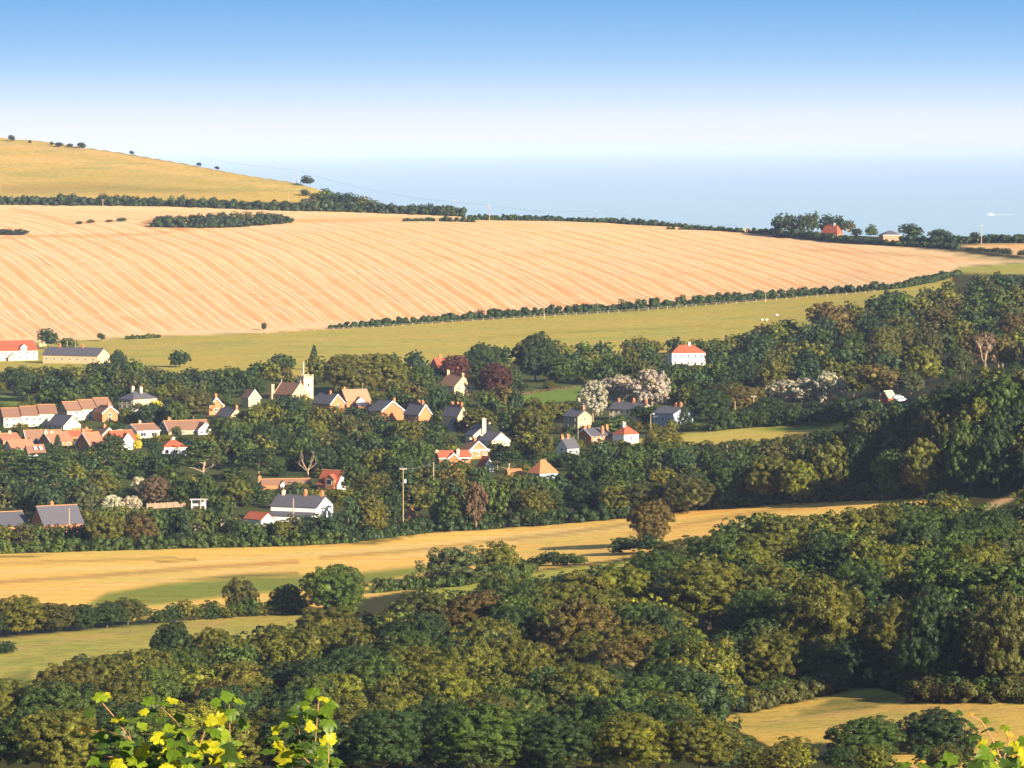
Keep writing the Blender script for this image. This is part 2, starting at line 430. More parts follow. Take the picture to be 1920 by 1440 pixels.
# stubble rows: the headings of the drilled rows on the big field, in metres
ROWC = [(60, 385), (300, 415), (372, 432), (440, 458), (500, 486), (560, 522), (620, 562), (668, 596), (740, 632)]
def build_ground():
    U, V = np.meshgrid(GU, GV)
    ny, nx = len(GV), len(GU)
    top = np.interp(GU, [p[0] for p in SKY_LINE], [p[1] for p in SKY_LINE])
    # squeeze the rows above each column's skyline on to it
    Vc = np.maximum(V, top[None, :])
    Dv = np.zeros_like(Vc)
    for j in range(nx):
        Dv[:, j] = np.interp(Vc[:, j], GV, DG[:, j])
    over = np.maximum(top[None, :] - V, 0)             # rows behind the crest run down to the shore
    dy = F * cos(PITCH) - (Vc - 720) * sin(PITCH)
    dz = -F * sin(PITCH) - (Vc - 720) * cos(PITCH)
    X = (U - 960) * Dv / dy; Y = Dv.copy(); Z = ZC + dz * Dv / dy
    back = over * 9.0
    Y = Y + back
    X = X * (Y / Dv)
    Z = Z - back * 0.035 - np.maximum(back - 350, 0) * 0.35
    Z = np.maximum(Z, -12)
    rng = np.random.RandomState(3)
    # slow undulation and small bumps
    def wob(sx, sy, a, ph):
        return a * np.sin(X / sx + ph) * np.cos(Y / sy + ph * 1.7)
    Z = Z + wob(90, 60, .5, 1) + wob(37, 22, .18, 2) + wob(17, 9, .07, 4)
    base = np.zeros((ny, nx, 3)); base[:] = (.050, .052, .018)
    rowsw = np.zeros((ny, nx)); owner = np.zeros((ny, nx), int)
    for k, (nm, poly, colr, rw) in enumerate(FIELDS):
        sd = poly_mask(poly, U, V)
        a = np.clip(sd / 3.0 + .5, 0, 1)[..., None]
        base = base * (1 - a) + np.array(colr) * a
        rowsw = rowsw * (1 - a[..., 0]) + rw * a[..., 0]
        owner[sd > 0] = k + 1
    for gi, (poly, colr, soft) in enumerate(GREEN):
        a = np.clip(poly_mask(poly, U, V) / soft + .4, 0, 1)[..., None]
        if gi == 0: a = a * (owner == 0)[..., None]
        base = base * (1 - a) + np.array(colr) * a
    for line, hw_, colr in STRIPS:
        dmin = np.full(U.shape, 1e9)
        for (x0, y0), (x1, y1) in zip(line, line[1:]):
            dx, dy_ = x1 - x0, y1 - y0
            t = np.clip(((U - x0) * dx + (V - y0) * dy_) / (dx * dx + dy_ * dy_), 0, 1)
            dmin = np.minimum(dmin, np.hypot(U - x0 - t * dx, V - y0 - t * dy_))
        a = (np.clip((hw_ + 2.5 - dmin) / 3.0, 0, 1) * .75)[..., None]
        base = base * (1 - a) + np.array(colr) * a
    sdh = poly_mask(FIELDS[1][1], U, V)
    rowsw = np.where(sdh > 0, rowsw * np.clip((sdh - 7) / 5, 0.15, 1), rowsw)
    # row coordinates
    gv = np.interp(V, [p[1] for p in ROWC], [p[0] - 500 for p in ROWC])
    kk = lambda q: np.interp(q, [-500, 0, 700, 1500, 2400], [.72, .80, 1.0, 1.9, 2.4])
    u0 = U.copy()
    for _ in range(12):
        u0 = .5 * u0 + .5 * (U - gv * kk(u0))
    s = (u0 - 960) * .30
    near = Y < 1600
    s = np.where(near, (Y - X * -.35) * .9, s)
    tt = np.where(near, X, Y)
    verts = np.stack([X, Y, Z], -1).reshape(-1, 3)
    idx = np.arange(ny * nx).reshape(ny, nx)
    q = np.stack([idx[:-1, :-1], idx[1:, :-1], idx[1:, 1:], idx[:-1, 1:]], -1).reshape(-1, 4)
    own = owner[:-1, :-1].reshape(-1)
    names = ['ground'] + [f_[0] for f_ in FIELDS]
    mat = ground_mat()
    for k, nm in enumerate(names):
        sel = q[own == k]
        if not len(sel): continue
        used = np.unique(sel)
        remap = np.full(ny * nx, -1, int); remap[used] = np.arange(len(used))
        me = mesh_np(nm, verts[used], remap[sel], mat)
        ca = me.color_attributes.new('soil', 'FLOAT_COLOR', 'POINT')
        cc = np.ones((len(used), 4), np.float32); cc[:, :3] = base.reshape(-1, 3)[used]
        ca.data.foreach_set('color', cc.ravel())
        at = me.attributes.new('rowc', 'FLOAT_VECTOR', 'POINT')
        vv = np.stack([s.reshape(-1)[used], tt.reshape(-1)[used], rowsw.reshape(-1)[used]], -1).astype(np.float32)
        at.data.foreach_set('vector', vv.ravel())
        me.polygons.foreach_set('use_smooth', np.ones(len(me.polygons), bool))
        tag(link_mesh(nm, me), kind='structure')

def ground_mat():
    m, t, b = nodes_of('soil_and_grass')
    N = t.nodes; L = t.links
    b.inputs['Roughness'].default_value = .95
    b.inputs['Specular IOR Level'].default_value = .1
    ca = N.new('ShaderNodeAttribute'); ca.attribute_name = 'soil'
    ra = N.new('ShaderNodeAttribute'); ra.attribute_name = 'rowc'
    sp = N.new('ShaderNodeSeparateXYZ'); L.new(ra.outputs['Vector'], sp.inputs[0])
    tcn = N.new('ShaderNodeTexCoord')
    def noise(vec, scale, detail=3, rough=.6):
        n = N.new('ShaderNodeTexNoise'); n.inputs['Scale'].default_value = scale
        n.inputs['Detail'].default_value = detail; n.inputs['Roughness'].default_value = rough
        L.new(vec, n.inputs['Vector']); return n.outputs['Fac']
    def mrange(x, a, b_, c, d):
        n = N.new('ShaderNodeMapRange'); L.new(x, n.inputs['Value'])
        for k_, v_ in zip(('From Min', 'From Max', 'To Min', 'To Max'), (a, b_, c, d)): n.inputs[k_].default_value = v_
        return n.outputs[0]
    def math_(op, a, b_):
        n = N.new('ShaderNodeMath'); n.operation = op
        for i, x in enumerate((a, b_)):
            if isinstance(x, (int, float)): n.inputs[i].default_value = x
            else: L.new(x, n.inputs[i])
        return n.outputs[0]
    pos = tcn.outputs['Object']
    mpa = N.new('ShaderNodeMapping'); mpa.inputs['Scale'].default_value = (.5, 1, 1); L.new(pos, mpa.inputs[0])
    g1 = noise(mpa.outputs[0], .035, 4, .65)
    g2 = noise(mpa.outputs[0], .45, 5, .75)
    g3 = noise(mpa.outputs[0], .009, 2, .5)
    # streaks along the rows
    cx = N.new('ShaderNodeCombineXYZ')
    L.new(math_('MULTIPLY', sp.outputs[0], .13), cx.inputs[0]); L.new(math_('MULTIPLY', sp.outputs[1], .0035), cx.inputs[1])
    r1 = noise(cx.outputs[0], 1.0, 2, .5)
    cx2 = N.new('ShaderNodeCombineXYZ')
    L.new(math_('MULTIPLY', sp.outputs[0], .62), cx2.inputs[0]); L.new(math_('MULTIPLY', sp.outputs[1], .012), cx2.inputs[1])
    r2 = noise(cx2.outputs[0], 1.0, 3, .6)
    # tramlines
    ph = math_('ADD', math_('MULTIPLY', sp.outputs[0], 1 / 14.0), math_('MULTIPLY', r1, .5))
    fr = math_('FRACT', ph, 0)
    ln = math_('LESS_THAN', math_('ABSOLUTE', math_('SUBTRACT', fr, .12), 0), .03)
    ln2 = math_('LESS_THAN', math_('ABSOLUTE', math_('SUBTRACT', fr, .30), 0), .025)
    ln = math_('MULTIPLY', math_('MAXIMUM', ln, ln2), mrange(r2, .38, .58, .5, 1))
    band = math_('MULTIPLY', mrange(math_('ABSOLUTE', math_('SUBTRACT', fr, .72), 0), .12, .24, 1, 0), mrange(g1, .34, .50, .5, 1))
    rw = sp.outputs[2]
    base = ca.outputs['Color']
    def mixc(fac, a, bcol, bt='MIX'):
        n = N.new('ShaderNodeMix'); n.data_type = 'RGBA'; n.blend_type = bt
        if isinstance(fac, (int, float)): n.inputs[0].default_value = fac
        else: L.new(fac, n.inputs[0])
        L.new(a, n.inputs[6])
        if isinstance(bcol, tuple): n.inputs[7].default_value = bcol
        else: L.new(bcol, n.inputs[7])
        return n.outputs[2]
    c1 = mixc(math_('MULTIPLY', band, rw), base, (.90, .72, .58, 1), 'MULTIPLY')
    c1 = mixc(math_('MULTIPLY', mrange(r2, .55, .7, 0, .8), rw), c1, (1.2, 1.22, 1.25, 1), 'MULTIPLY')
    c1 = mixc(math_('MULTIPLY', mrange(r2, .30, .45, .7, 0), rw), c1, (.86, .68, .54, 1), 'MULTIPLY')
    c1 = mixc(math_('MULTIPLY', ln, rw), c1, (.66, .51, .42, 1), 'MULTIPLY')
    # tufts and patches
    c2 = mixc(mrange(g1, .40, .60, 0, 1), c1, (1.12, 1.0, .92, 1), 'MULTIPLY')
    c2 = mixc(math_('MULTIPLY', mrange(g1, .36, .46, 1, 0), math_('SUBTRACT', 1.0, rw)), c2, (.82, .90, .80, 1), 'MULTIPLY')
    c2 = mixc(math_('MULTIPLY', mrange(g2, .38, .50, 1, 0), math_('SUBTRACT', 1.0, math_('MULTIPLY', rw, .5))), c2, (.62, .70, .62, 1), 'MULTIPLY')
    c2 = mixc(mrange(g3, .40, .60, .8, 0), c2, (.88, .94, .90, 1), 'MULTIPLY')
    g4 = noise(mpa.outputs[0], 2.6, 3, .8)
    c2 = mixc(mrange(g4, .40, .60, .9, 0), c2, (.80, .78, .72, 1), 'MULTIPLY')
    L.new(c2, b.inputs['Base Color'])
    bp = N.new('ShaderNodeBump'); bp.inputs['Strength'].default_value = .7; bp.inputs['Distance'].default_value = .5
    L.new(g2, bp.inputs['Height']); L.new(bp.outputs[0], b.inputs['Normal'])
    return m

build_ground()
# the hillside under the viewpoint
def hillside():
    xs = np.linspace(-700, 700, 57); ys = np.concatenate([np.linspace(-120, 0, 6)[:-1], np.linspace(0, 738, 60)])
    X, Y = np.meshgrid(xs, ys)
    Z = np.where(Y < 0, ZC - 1.6 - .02 * Y, ZC - 1.6 - .1435 * Y) - .25 + .25 * np.sin(X / 7.0) * np.cos(Y / 9.0) * np.clip(Y / 60, 0, 1) - .4 * np.clip(Y / 400, 0, 1)
    idx = np.arange(X.size).reshape(X.shape)
    q = np.stack([idx[:-1, :-1], idx[:-1, 1:], idx[1:, 1:], idx[1:, :-1]], -1).reshape(-1, 4)
    me = mesh_np('hillside', np.stack([X, Y, Z], -1).reshape(-1, 3), q, plain('rough_hill_grass', (.16, .15, .05), .95, .4, .4))
    me.polygons.foreach_set('use_smooth', np.ones(len(me.polygons), bool))
    tag(link_mesh('hillside', me), kind='structure')
hillside()

# ------------------------------------------------------------------ the sea
def sea():
    m, t, b = nodes_of('sea_water')
    b.inputs['Base Color'].default_value = (.05, .16, .27, 1)
    b.inputs['Roughness'].default_value = .42
    b.inputs['IOR'].default_value = 1.33
    tcn = t.nodes.new('ShaderNodeTexCoord')
    mp = t.nodes.new('ShaderNodeMapping'); mp.inputs['Scale'].default_value = (1, .25, 1)
    nz = t.nodes.new('ShaderNodeTexNoise'); nz.inputs['Scale'].default_value = .03; nz.inputs['Detail'].default_value = 6
    nz.inputs['Roughness'].default_value = .8
    t.links.new(tcn.outputs['Object'], mp.inputs[0]); t.links.new(mp.outputs[0], nz.inputs['Vector'])
    r = t.nodes.new('ShaderNodeValToRGB')
    r.color_ramp.elements[0].position = .35; r.color_ramp.elements[1].position = .65
    r.color_ramp.elements[0].color = (.31, .47, .60, 1); r.color_ramp.elements[1].color = (.38, .54, .66, 1)  # paleness of reflected sky and haze put into the water colour
    t.links.new(nz.outputs['Fac'], r.inputs[0]); t.links.new(r.outputs[0], b.inputs['Base Color'])
    xs = np.array([-60000, -20000, -6000, -2000, 0, 2000, 6000, 20000, 60000.]); ys = np.array([3000, 4000, 6000, 10000, 20000, 50000, 120000, 300000.])
    X, Y = np.meshgrid(xs, ys)
    idx = np.arange(X.size).reshape(X.shape)
    q = np.stack([idx[:-1, :-1], idx[:-1, 1:], idx[1:, 1:], idx[1:, :-1]], -1).reshape(-1, 4)
    tag(link_mesh('sea', mesh_np('sea', np.stack([X, Y, X * 0], -1).reshape(-1, 3), q, m)), kind='structure')
sea()
# ------------------------------------------------------------------ the air
def haze():
    m = bpy.data.materials.new('haze'); m.use_nodes = True
    t = m.node_tree
    t.nodes.remove(t.nodes['Principled BSDF'])
    pv = t.nodes.new('ShaderNodeVolumePrincipled')
    pv.inputs['Color'].default_value = (.46, .60, 1.0, 1)
    pv.inputs['Density'].default_value = HAZE_D
    pv.inputs['Anisotropy'].default_value = -0.3
    t.links.new(pv.outputs[0], t.nodes['Material Output'].inputs['Volume'])
    mb = MB().box(-61000, 61000, -600, 301000, -14, 200)
    tag(mb.build('haze', m), kind='stuff')
HAZE_D = 2.2e-5
haze()
# ------------------------------------------------------------------ plant prototypes (unit width, unit height)
def unit(a):
    return a / np.maximum(np.linalg.norm(a, axis=-1, keepdims=True), 1e-9)

ICO_V, ICO_F = None, None
def _ico():
    global ICO_V, ICO_F
    t = (1 + 5 ** .5) / 2
    v = [(-1, t, 0), (1, t, 0), (-1, -t, 0), (1, -t, 0), (0, -1, t), (0, 1, t), (0, -1, -t), (0, 1, -t), (t, 0, -1), (t, 0, 1), (-t, 0, -1), (-t, 0, 1)]
    f = [(0, 11, 5), (0, 5, 1), (0, 1, 7), (0, 7, 10), (0, 10, 11), (1, 5, 9), (5, 11, 4), (11, 10, 2), (10, 7, 6), (7, 1, 8), (3, 9, 4), (3, 4, 2), (3, 2, 6), (3, 6, 8), (3, 8, 9), (4, 9, 5), (2, 4, 11), (6, 2, 10), (8, 6, 7), (9, 8, 1)]
    ICO_V = unit(np.array(v, float)); ICO_F = np.array(f)
_ico()

def leaf_quads(P, Nn, size, rng, asp=1.5):
    """a pointed leaf spray (quad) at every point, facing roughly along its normal"""
    n = len(P)
    a = unit(np.cross(Nn, rng.normal(size=(n, 3))))
    b = np.cross(Nn, a)
    s = size * rng.uniform(.6, 1.35, (n, 1))
    L_ = a * s * asp; W_ = b * s
    V = np.stack([P - L_, P + W_ * .8 - L_ * .1, P + L_, P - W_ * .8 - L_ * .1], 1)
    return V.reshape(-1, 3)

def cloud(lobes, per_lobe, per_clump, clump_r, leaf, rng, out=.3, jit=.33, c0=None, core=.52, flat=1.0, up=-.35):
    """lobes: (x,y,z,r). returns verts/quads of leaf sprays plus an added solid core that blocks light and view"""
    Ps, Ns = [], []; cv, cf = [], []
    c0 = np.array([0, 0, .5]) if c0 is None else np.array(c0)
    for (x, y, z, r) in lobes:
        c = np.array([x, y, z])
        d = unit(rng.normal(size=(per_lobe * 3, 3)))
        o = unit((c - c0)[None])[0] if np.linalg.norm(c - c0) > 1e-3 else np.array([0, 0, 1.])
        d = d[(d @ o > -.35) & (d[:, 2] > up)][:per_lobe]
        cc = c + d * r * np.array([1, 1, flat])
        m = len(cc)
        e = unit(unit(rng.normal(size=(m, per_clump, 3))) + d[:, None] * .55 + np.array([0, 0, .25]))
        pos = cc[:, None] + e * clump_r * rng.uniform(.6, 1, (m, per_clump, 1)) * np.array([1, 1, .8])
        nn = unit(e * 1.0 + d[:, None] * out + rng.normal(size=(m, per_clump, 3)) * jit)
        Ps.append(pos.reshape(-1, 3)); Ns.append(nn.reshape(-1, 3))
        b = sum(len(k) for k in cv)
        cv.append(c + ICO_V * r * core * np.array([1, 1, flat])); cf.append(ICO_F + b)
    P = np.concatenate(Ps); Nn = np.concatenate(Ns)
    lv = leaf_quads(P, Nn, leaf, rng)
    lf = np.arange(len(lv)).reshape(-1, 4)
    cv = np.concatenate(cv); cf = np.concatenate(cf)
    cf = np.concatenate([cf, cf[:, 2:3]], 1)      # degenerate quad for one face size
    return lv, lf, cv, cf + len(lv)

def np_crown(name, parts):
    lv, lf, cv, cf = parts
    V = np.concatenate([lv, cv])
    me = bpy.data.meshes.new(name)
    nq, ntri = len(lf), len(cf)
    me.vertices.add(len(V)); me.vertices.foreach_set('co', V.astype(np.float32).ravel())
    tri = cf[:, :3]
    li = np.concatenate([lf.ravel(), tri.ravel()]).astype(np.int32)
    me.loops.add(len(li)); me.loops.foreach_set('vertex_index', li)
    me.polygons.add(nq + ntri)
    ls = np.concatenate([np.arange(nq) * 4, nq * 4 + np.arange(ntri) * 3]).astype(np.int32)
    lt = np.concatenate([np.full(nq, 4), np.full(ntri, 3)]).astype(np.int32)
    me.polygons.foreach_set('loop_start', ls); me.polygons.foreach_set('loop_total', lt)
    me.update(calc_edges=True)
    me.materials.append(M_LEAF)
    return me

def fib(n, lo=-1.0):
    k = np.arange(n) + .5
    z = 1 - k / n * (1 - lo)
    ph = k * pi * (3 - 5 ** .5)
    r = np.sqrt(1 - z * z)
    return np.stack([r * np.cos(ph), r * np.sin(ph), z], 1)

def broad_lobes(rng, n=18, cz=.56, rx=.5, rz=.44, lo=-.75, lr=(.15, .24)):
    d = unit(fib(n, lo) + rng.normal(size=(n, 3)) * .16)
    L = []
    for k in range(n):
        r = rng.uniform(*lr)
        m = rng.uniform(.86, 1.06)
        L.append((d[k, 0] * (rx * m - r * .85), d[k, 1] * (rx * m - r * .85), cz + d[k, 2] * (rz * m - r * .8), r))
    L.append((0, 0, cz, rx * .62)); L.append((0, 0, cz * .62, rx * .55))
    return L

PROTO = {}
def make_protos():
    for i in range(7):
        rng = np.random.RandomState(10 + i)
        lo = broad_lobes(rng, 24 + i % 3 * 3, cz=.50 + .01 * (i % 3), rz=.49, lo=-.88)
        PROTO['near%d' % i] = np_crown('crown', cloud(lo, 19, 64, .060, .0088, rng, c0=(0, 0, .38)))
    for i in range(6):
        rng = np.random.RandomState(40 + i)
        lo = broad_lobes(rng, 18 + i % 3 * 2, cz=.50, rz=.49, lo=-.88)
        PROTO['mid%d' % i] = np_crown('crown', cloud(lo, 15, 38, .068, .0138, rng, c0=(0, 0, .38)))
    for i in range(3):      # wind-cut, crown sweeping down to the right
        rng = np.random.RandomState(60 + i)
        lo = []
        for (x, y, z, r) in broad_lobes(rng, 19, cz=.50, rz=.42, lo=-.88):
            lo.append((x, y, z - x * .32, r))
        PROTO['swept%d' % i] = np_crown('crown', cloud(lo, 13, 17, .06, .018, rng, c0=(0, 0, .42)))
    for i in range(4):
        rng = np.random.RandomState(70 + i)
        lo = broad_lobes(rng, 11, cz=.46, rx=.5, rz=.5, lo=-.9, lr=(.19, .29))
        PROTO['bush%d' % i] = np_crown('foliage', cloud(lo, 15, 40, .075, .0145, rng, c0=(0, 0, .2), up=-.6))
    for i in range(2):      # layered pine: flat tiers on a bare forked trunk
        rng = np.random.RandomState(80 + i)
        lo = []
        for k in range(17):
            t = k / 16; a = k * 2.4 + rng.uniform(-.4, .4); q = (.36 * (1 - t * .55)) * rng.uniform(.5, 1)
            lo.append((cos(a) * q, sin(a) * q, .42 + .52 * t, rng.uniform(.13, .22)))
        PROTO['pine%d' % i] = np_crown('crown', cloud(lo, 18, 17, .045, .016, rng, flat=.26, core=.4, up=-.1, c0=(0, 0, .2)))
    for i in range(2):      # conical conifer
        rng = np.random.RandomState(90 + i)
        lo = []
        for k in range(26):
            t = (k + .5) / 26; a = k * 2.4; q = .34 * (1 - t) ** .8
            lo.append((cos(a) * q, sin(a) * q, .10 + .84 * t, .06 + .15 * (1 - t)))
        PROTO['cone%d' % i] = np_crown('crown', cloud(lo, 10, 16, .06, .017, rng, c0=(0, 0, .3)))
    for i in range(3):      # loose open crown: poplar / willow / ash with gaps
        rng = np.random.RandomState(100 + i)
        lo = [(x * 1.0, y * 1.0, z, r * .72) for (x, y, z, r) in broad_lobes(rng, 26, cz=.53, rz=.47, lr=(.14, .2), lo=-.8)[:-1]]
        PROTO['loose%d' % i] = np_crown('crown', cloud(lo, 13, 14, .05, .017, rng, core=.45, c0=(0, 0, .3), up=-.7))
    for i in range(3):      # tall belt tree, wind-combed sprays to the right above a bare stem
        rng = np.random.RandomState(110 + i)
        lo = []
        for k in range(24):
            t = k / 23; a = rng.uniform(0, 2 * pi); q = (.14 + .24 * sin(pi * min(1, t * .9 + .12))) * rng.uniform(.3, 1)
            lo.append((cos(a) * q + .08, sin(a) * q, .26 + .66 * t, rng.uniform(.11, .17)))
        PROTO['belt%d' % i] = np_crown('crown', cloud(lo, 12, 16, .055, .017, rng, flat=.6, core=.4, c0=(-.2, 0, .3)))
    # trunks
    for i in range(3):
        rr = random.Random(i)
        mb = MB()
        mb.tube([(0, 0, -.06), (.01, 0, .2), (-.01, .01, .42), (.01, 0, .62)], [.030, .023, .019, .010], 7)
        for k in range(5):
            a = k * 2.4 + rr.random(); z0 = .25 + .06 * k
            mb.tube([(0, 0, z0), (cos(a) * .14, sin(a) * .14, z0 + .14), (cos(a) * .27, sin(a) * .27, z0 + .24)], [.018, .012, .005], 5)
        PROTO['trunk%d' % i] = mb.mesh('trunk', M_BARK)
    mb = MB()
    mb.tube([(0, 0, -.05), (.02, 0, .3), (-.03, 0, .55), (.02, .02, .95)], [.024, .02, .016, .006], 7)
    for k in range(9):
        a = k * 2.1; z0 = .2 + .07 * k; q = .38 * (1 - k / 16)
        mb.tube([(0, 0, z0), (cos(a) * q * .6, sin(a) * q * .6, z0 + .12), (cos(a) * q, sin(a) * q, z0 + .15)], [.011, .008, .004], 5)
    PROTO['pinetrunk'] = mb.mesh('trunk', M_PALEBARK)
    mb = MB()
    mb.tube([(0, 0, -.05), (.01, 0, .3), (.03, 0, .6), (.05, .0, .85)], [.032, .024, .016, .006], 6)
    for k in range(5):
        a = k * 2.1; z0 = .4 + .07 * k
        mb.tube([(.02, 0, z0), (.05 + cos(a) * .15, sin(a) * .15, z0 + .1)], [.012, .005], 5)
    PROTO['belttrunk'] = mb.mesh('trunk', M_PALEBARK)
make_protos()

PAL = {
    'olive': (.074, .078, .008), 'dark green': (.021, .040, .009), 'mid green': (.040, .064, .009), 'yellow-green': (.094, .104, .008),  # yellow-green also serves sunlit crowns, their light put into the colour
    'russet': (.080, .062, .012), 'grey-green': (.052, .068, .020), 'copper-red': (.064, .022, .017), 'pale silvery': (.29, .25, .19),
    'pinkish brown': (.105, .072, .038), 'bright yellow': (.48, .40, .03), 'bluish green': (.024, .048, .016), 'cream-tipped': (.44, .39, .28),
    'brown-green': (.052, .055, .012),
}
RNG = random.Random(77)

SHAPE_OF = {'near': 'round-topped', 'mid': 'round-topped', 'swept': 'wind-cut', 'loose': 'open-crowned', 'pine': 'flat-tiered', 'cone': 'conical', 'belt': 'tall windswept', 'bush': 'rounded'}
PLANTS = []      # every plant to be placed: dict(u, v, w, h, proto, colour, ...)
def plant(u, v, wpx, hpx, proto, colour, label=None, cat=None, group=None, name=None, D=None, always=True, zone=None):
    D_ = D if D else dist(u, v)
    PLANTS.append(dict(u=u, v=v, w=wpx, h=hpx, proto=proto, col=colour, label=label, cat=cat, group=group, name=name, D=D_, always=always, zone=zone))

# rectangles that must stay open: u0, v0, u1, v1 and the base line of what stands there (plants standing in front are kept below or out)
KEEP = []
FOOT = []
def keep(u0, v0, u1, v1, vb=None):
    KEEP.append((u0, v0, u1, v1, vb if vb else v1))

def grow_house(o, *a):
    pass
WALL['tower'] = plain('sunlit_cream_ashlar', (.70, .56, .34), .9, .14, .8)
# ------------------------------------------------------------------ houses
HOUSES = []
def chimney(parent, x, y, z0, z1, w=.9, d=.6, mat='brick', pots=2, capwhite=False):
    m = WALL[mat] if mat in WALL else M_WHITE
    st = MB().box(x - w / 2, x + w / 2, y - d / 2, y + d / 2, z0, z1).box(x - w / 2 - .08, x + w / 2 + .08, y - d / 2 - .08, y + d / 2 + .08, z1, z1 + .18)
    c = st.build('chimney', m, parent)
    for k in range(pots):
        px_ = x + (k - (pots - 1) / 2) * .42
        MB().tube([(px_, y, z1 + .17), (px_, y, z1 + .62)], [.16, .12], 8).build('chimney_pot', M_POT, c)
    return c

def house(uc, ul, ur, vb, ve, vr, a, ridge='L', wall='cream', roof='slate', label='', name='house', cat='house', hip=False, barge=None, ch=(), win=None, winR=None, lowtiles=False,
          gwall=None, fascia=None, vis=None, steps=1, group=None, over=.35, minw=None, rooflights=(), keepit=True, arch=None):
    """A gabled or hipped building whose near corner stands at (uc, vb). Left face runs to ul, right face to ur.
    ridge 'L': the ridge follows the left face and the gable is on the right face; 'R' the other way round."""
    o3 = gpt(uc, vb); s = F / o3.y
    A = radians(a)
    Ll = max(2.0, (uc - ul) / (s * cos(A))); Wr = max(2.0, (ur - uc) / (s * sin(A)))
    if minw:
        if ridge == 'L': Wr = max(Wr, minw)
        else: Ll = max(Ll, minw)
    hw = (vb - ve) / s; hr = max(1.0, (ve - vr) / s)
    root = empty(name, o3, pi / 2 - A)
    tag(root, label, cat, group)
    # ridge frame: a along the ridge, b across
    if ridge == 'L': RA, RB = Ll, Wr; T = lambda p, q, z: (q, p, z)
    else: RA, RB = Wr, Ll; T = lambda p, q, z: (p, q, z)
    wm = WALL[wall]
    # walls
    mb = MB()
    if hip:
        mb.box(0, Wr, 0, Ll, -2.5, hw)
    else:
        pr = [T(0, 0, -2.5), T(0, RB, -2.5), T(0, RB, hw), T(0, RB / 2, hw + hr - .12), T(0, 0, hw)]
        mb.prism(pr, T(RA, 0, 0))
    wo = mb.build('wall', wm, root)
    if gwall:
        g = [T(-.03, .02, -2.4), T(-.03, RB - .02, -2.4), T(-.03, RB - .02, hw - .05), T(-.03, RB / 2, hw + hr - .25), T(-.03, .02, hw - .05)]
        MB().prism(g, T(.02, 0, 0)).build('gable_wall', WALL[gwall], root)
    # roof
    th = .16
    sl = hr / (RB / 2)
    mb = MB(); n = steps
    if hip:
        e = over; ri = min(RA, RB) / 2 * .98
        if RA < RB:     # ridge along b then
            pa = [(RA / 2, RB / 2 * 0 + ri), (RA / 2, RB - ri)]
        else:
            pa = [(ri, RB / 2), (RA - ri, RB / 2)]
        base = [T(-e, -e, hw - .02), T(RA + e, -e, hw - .02), T(RA + e, RB + e, hw - .02), T(-e, RB + e, hw - .02)]
        tp = [T(pa[0][0], pa[0][1], hw + hr), T(pa[1][0], pa[1][1], hw + hr)]
        if RA < RB:
            vs = base + tp; fs = [(0, 1, 4), (1, 2, 5, 4), (2, 3, 5), (3, 0, 4, 5), (3, 2, 1, 0)]
        else:
            vs = base + tp; fs = [(3, 0, 4), (0, 1, 5, 4), (1, 2, 5), (2, 3, 4, 5), (3, 2, 1, 0)]
        mb.add(vs, fs)
        ro = mb.build('roof', ROOF[roof], root)
        rm = MB(); rm.tube([tp[0], tp[1]], .13, 6)
        rm.build('ridge_tiles', M_RIDGE if lowtiles else ROOF[roof], ro)
    else:
        segs = []
        for k in range(n):
            a0 = -over if k == 0 else RA * k / n; a1 = RA + over if k == n - 1 else RA * (k + 1) / n
            dz = (k * .55) if n > 1 else 0
            for sgn in (0, 1):
                eb = -over if sgn == 0 else RB + over
                ze = hw - over * sl + dz
                P4 = [T(a0, eb, ze), T(a0, RB / 2, hw + hr + dz), T(a1, RB / 2, hw + hr + dz), T(a1, eb, ze)]
                mb.prism(P4, (0, 0, th + .02 * k))
            segs.append((a0, a1, hw + hr + dz + th))
            if dz:
                MB().prism([T(a0, 0, hw), T(a0, RB, hw), T(a0, RB, hw + dz), T(a0, RB / 2, hw + hr + dz), T(a0, 0, hw + dz)], T(a1 - a0 - (over if k == n - 1 else 0), 0, 0)).build('upper_wall', wm, root)
        ro = mb.build('roof', ROOF[roof], root)
        rm = MB()
        for a0, a1, z in segs:
            rm.prism([T(a0, RB / 2 - .16, z - .06), T(a0, RB / 2, z + .12), T(a0, RB / 2 + .16, z - .06)], T(a1 - a0, 0, 0))
        rm.build('ridge_tiles', M_RIDGE if lowtiles else ROOF[roof], ro)
        if barge:
            bw = .42
            bb = MB()
            for sgn in (0, 1):
                eb = -over if sgn == 0 else RB + over
                zl = hw - over * sl
                P4 = [T(-over - .03, eb, zl - bw + th), T(-over - .03, RB / 2, hw + hr - bw + th), T(-over - .03, RB / 2, hw + hr + th + .03), T(-over - .03, eb, zl + th + .03)]
                bb.prism(P4, T(-.10, 0, 0))
            bb.build('bargeboard', M_WHITE, root)
    if fascia:
        zf = hw - over * (sl if not hip else 0)
        MB().box(*(lambda p, q: (min(p[0], q[0]), max(p[0], q[0]), min(p[1], q[1]), max(p[1], q[1])))(T(-over, -over - .12, 0), T(RA + over, -over - .02, 0)), zf - .16, zf + .10).build('gutter', M_WHITE, root)
    # chimneys: (fraction along ridge, offset across -1..1, height above ridge m, wall kind, pots)
    for c_ in ch:
        fa, fb, hz, cm, pots = c_
        p = T(fa * RA, RB / 2 + fb * RB / 2, 0)
        zb = hw + hr * (1 - abs(fb)) - .6
        chimney(ro, p[0], p[1], zb, hw + hr + hz, mat=cm, pots=pots, w=1.0 if hz < 1.5 else 1.2, d=.8)
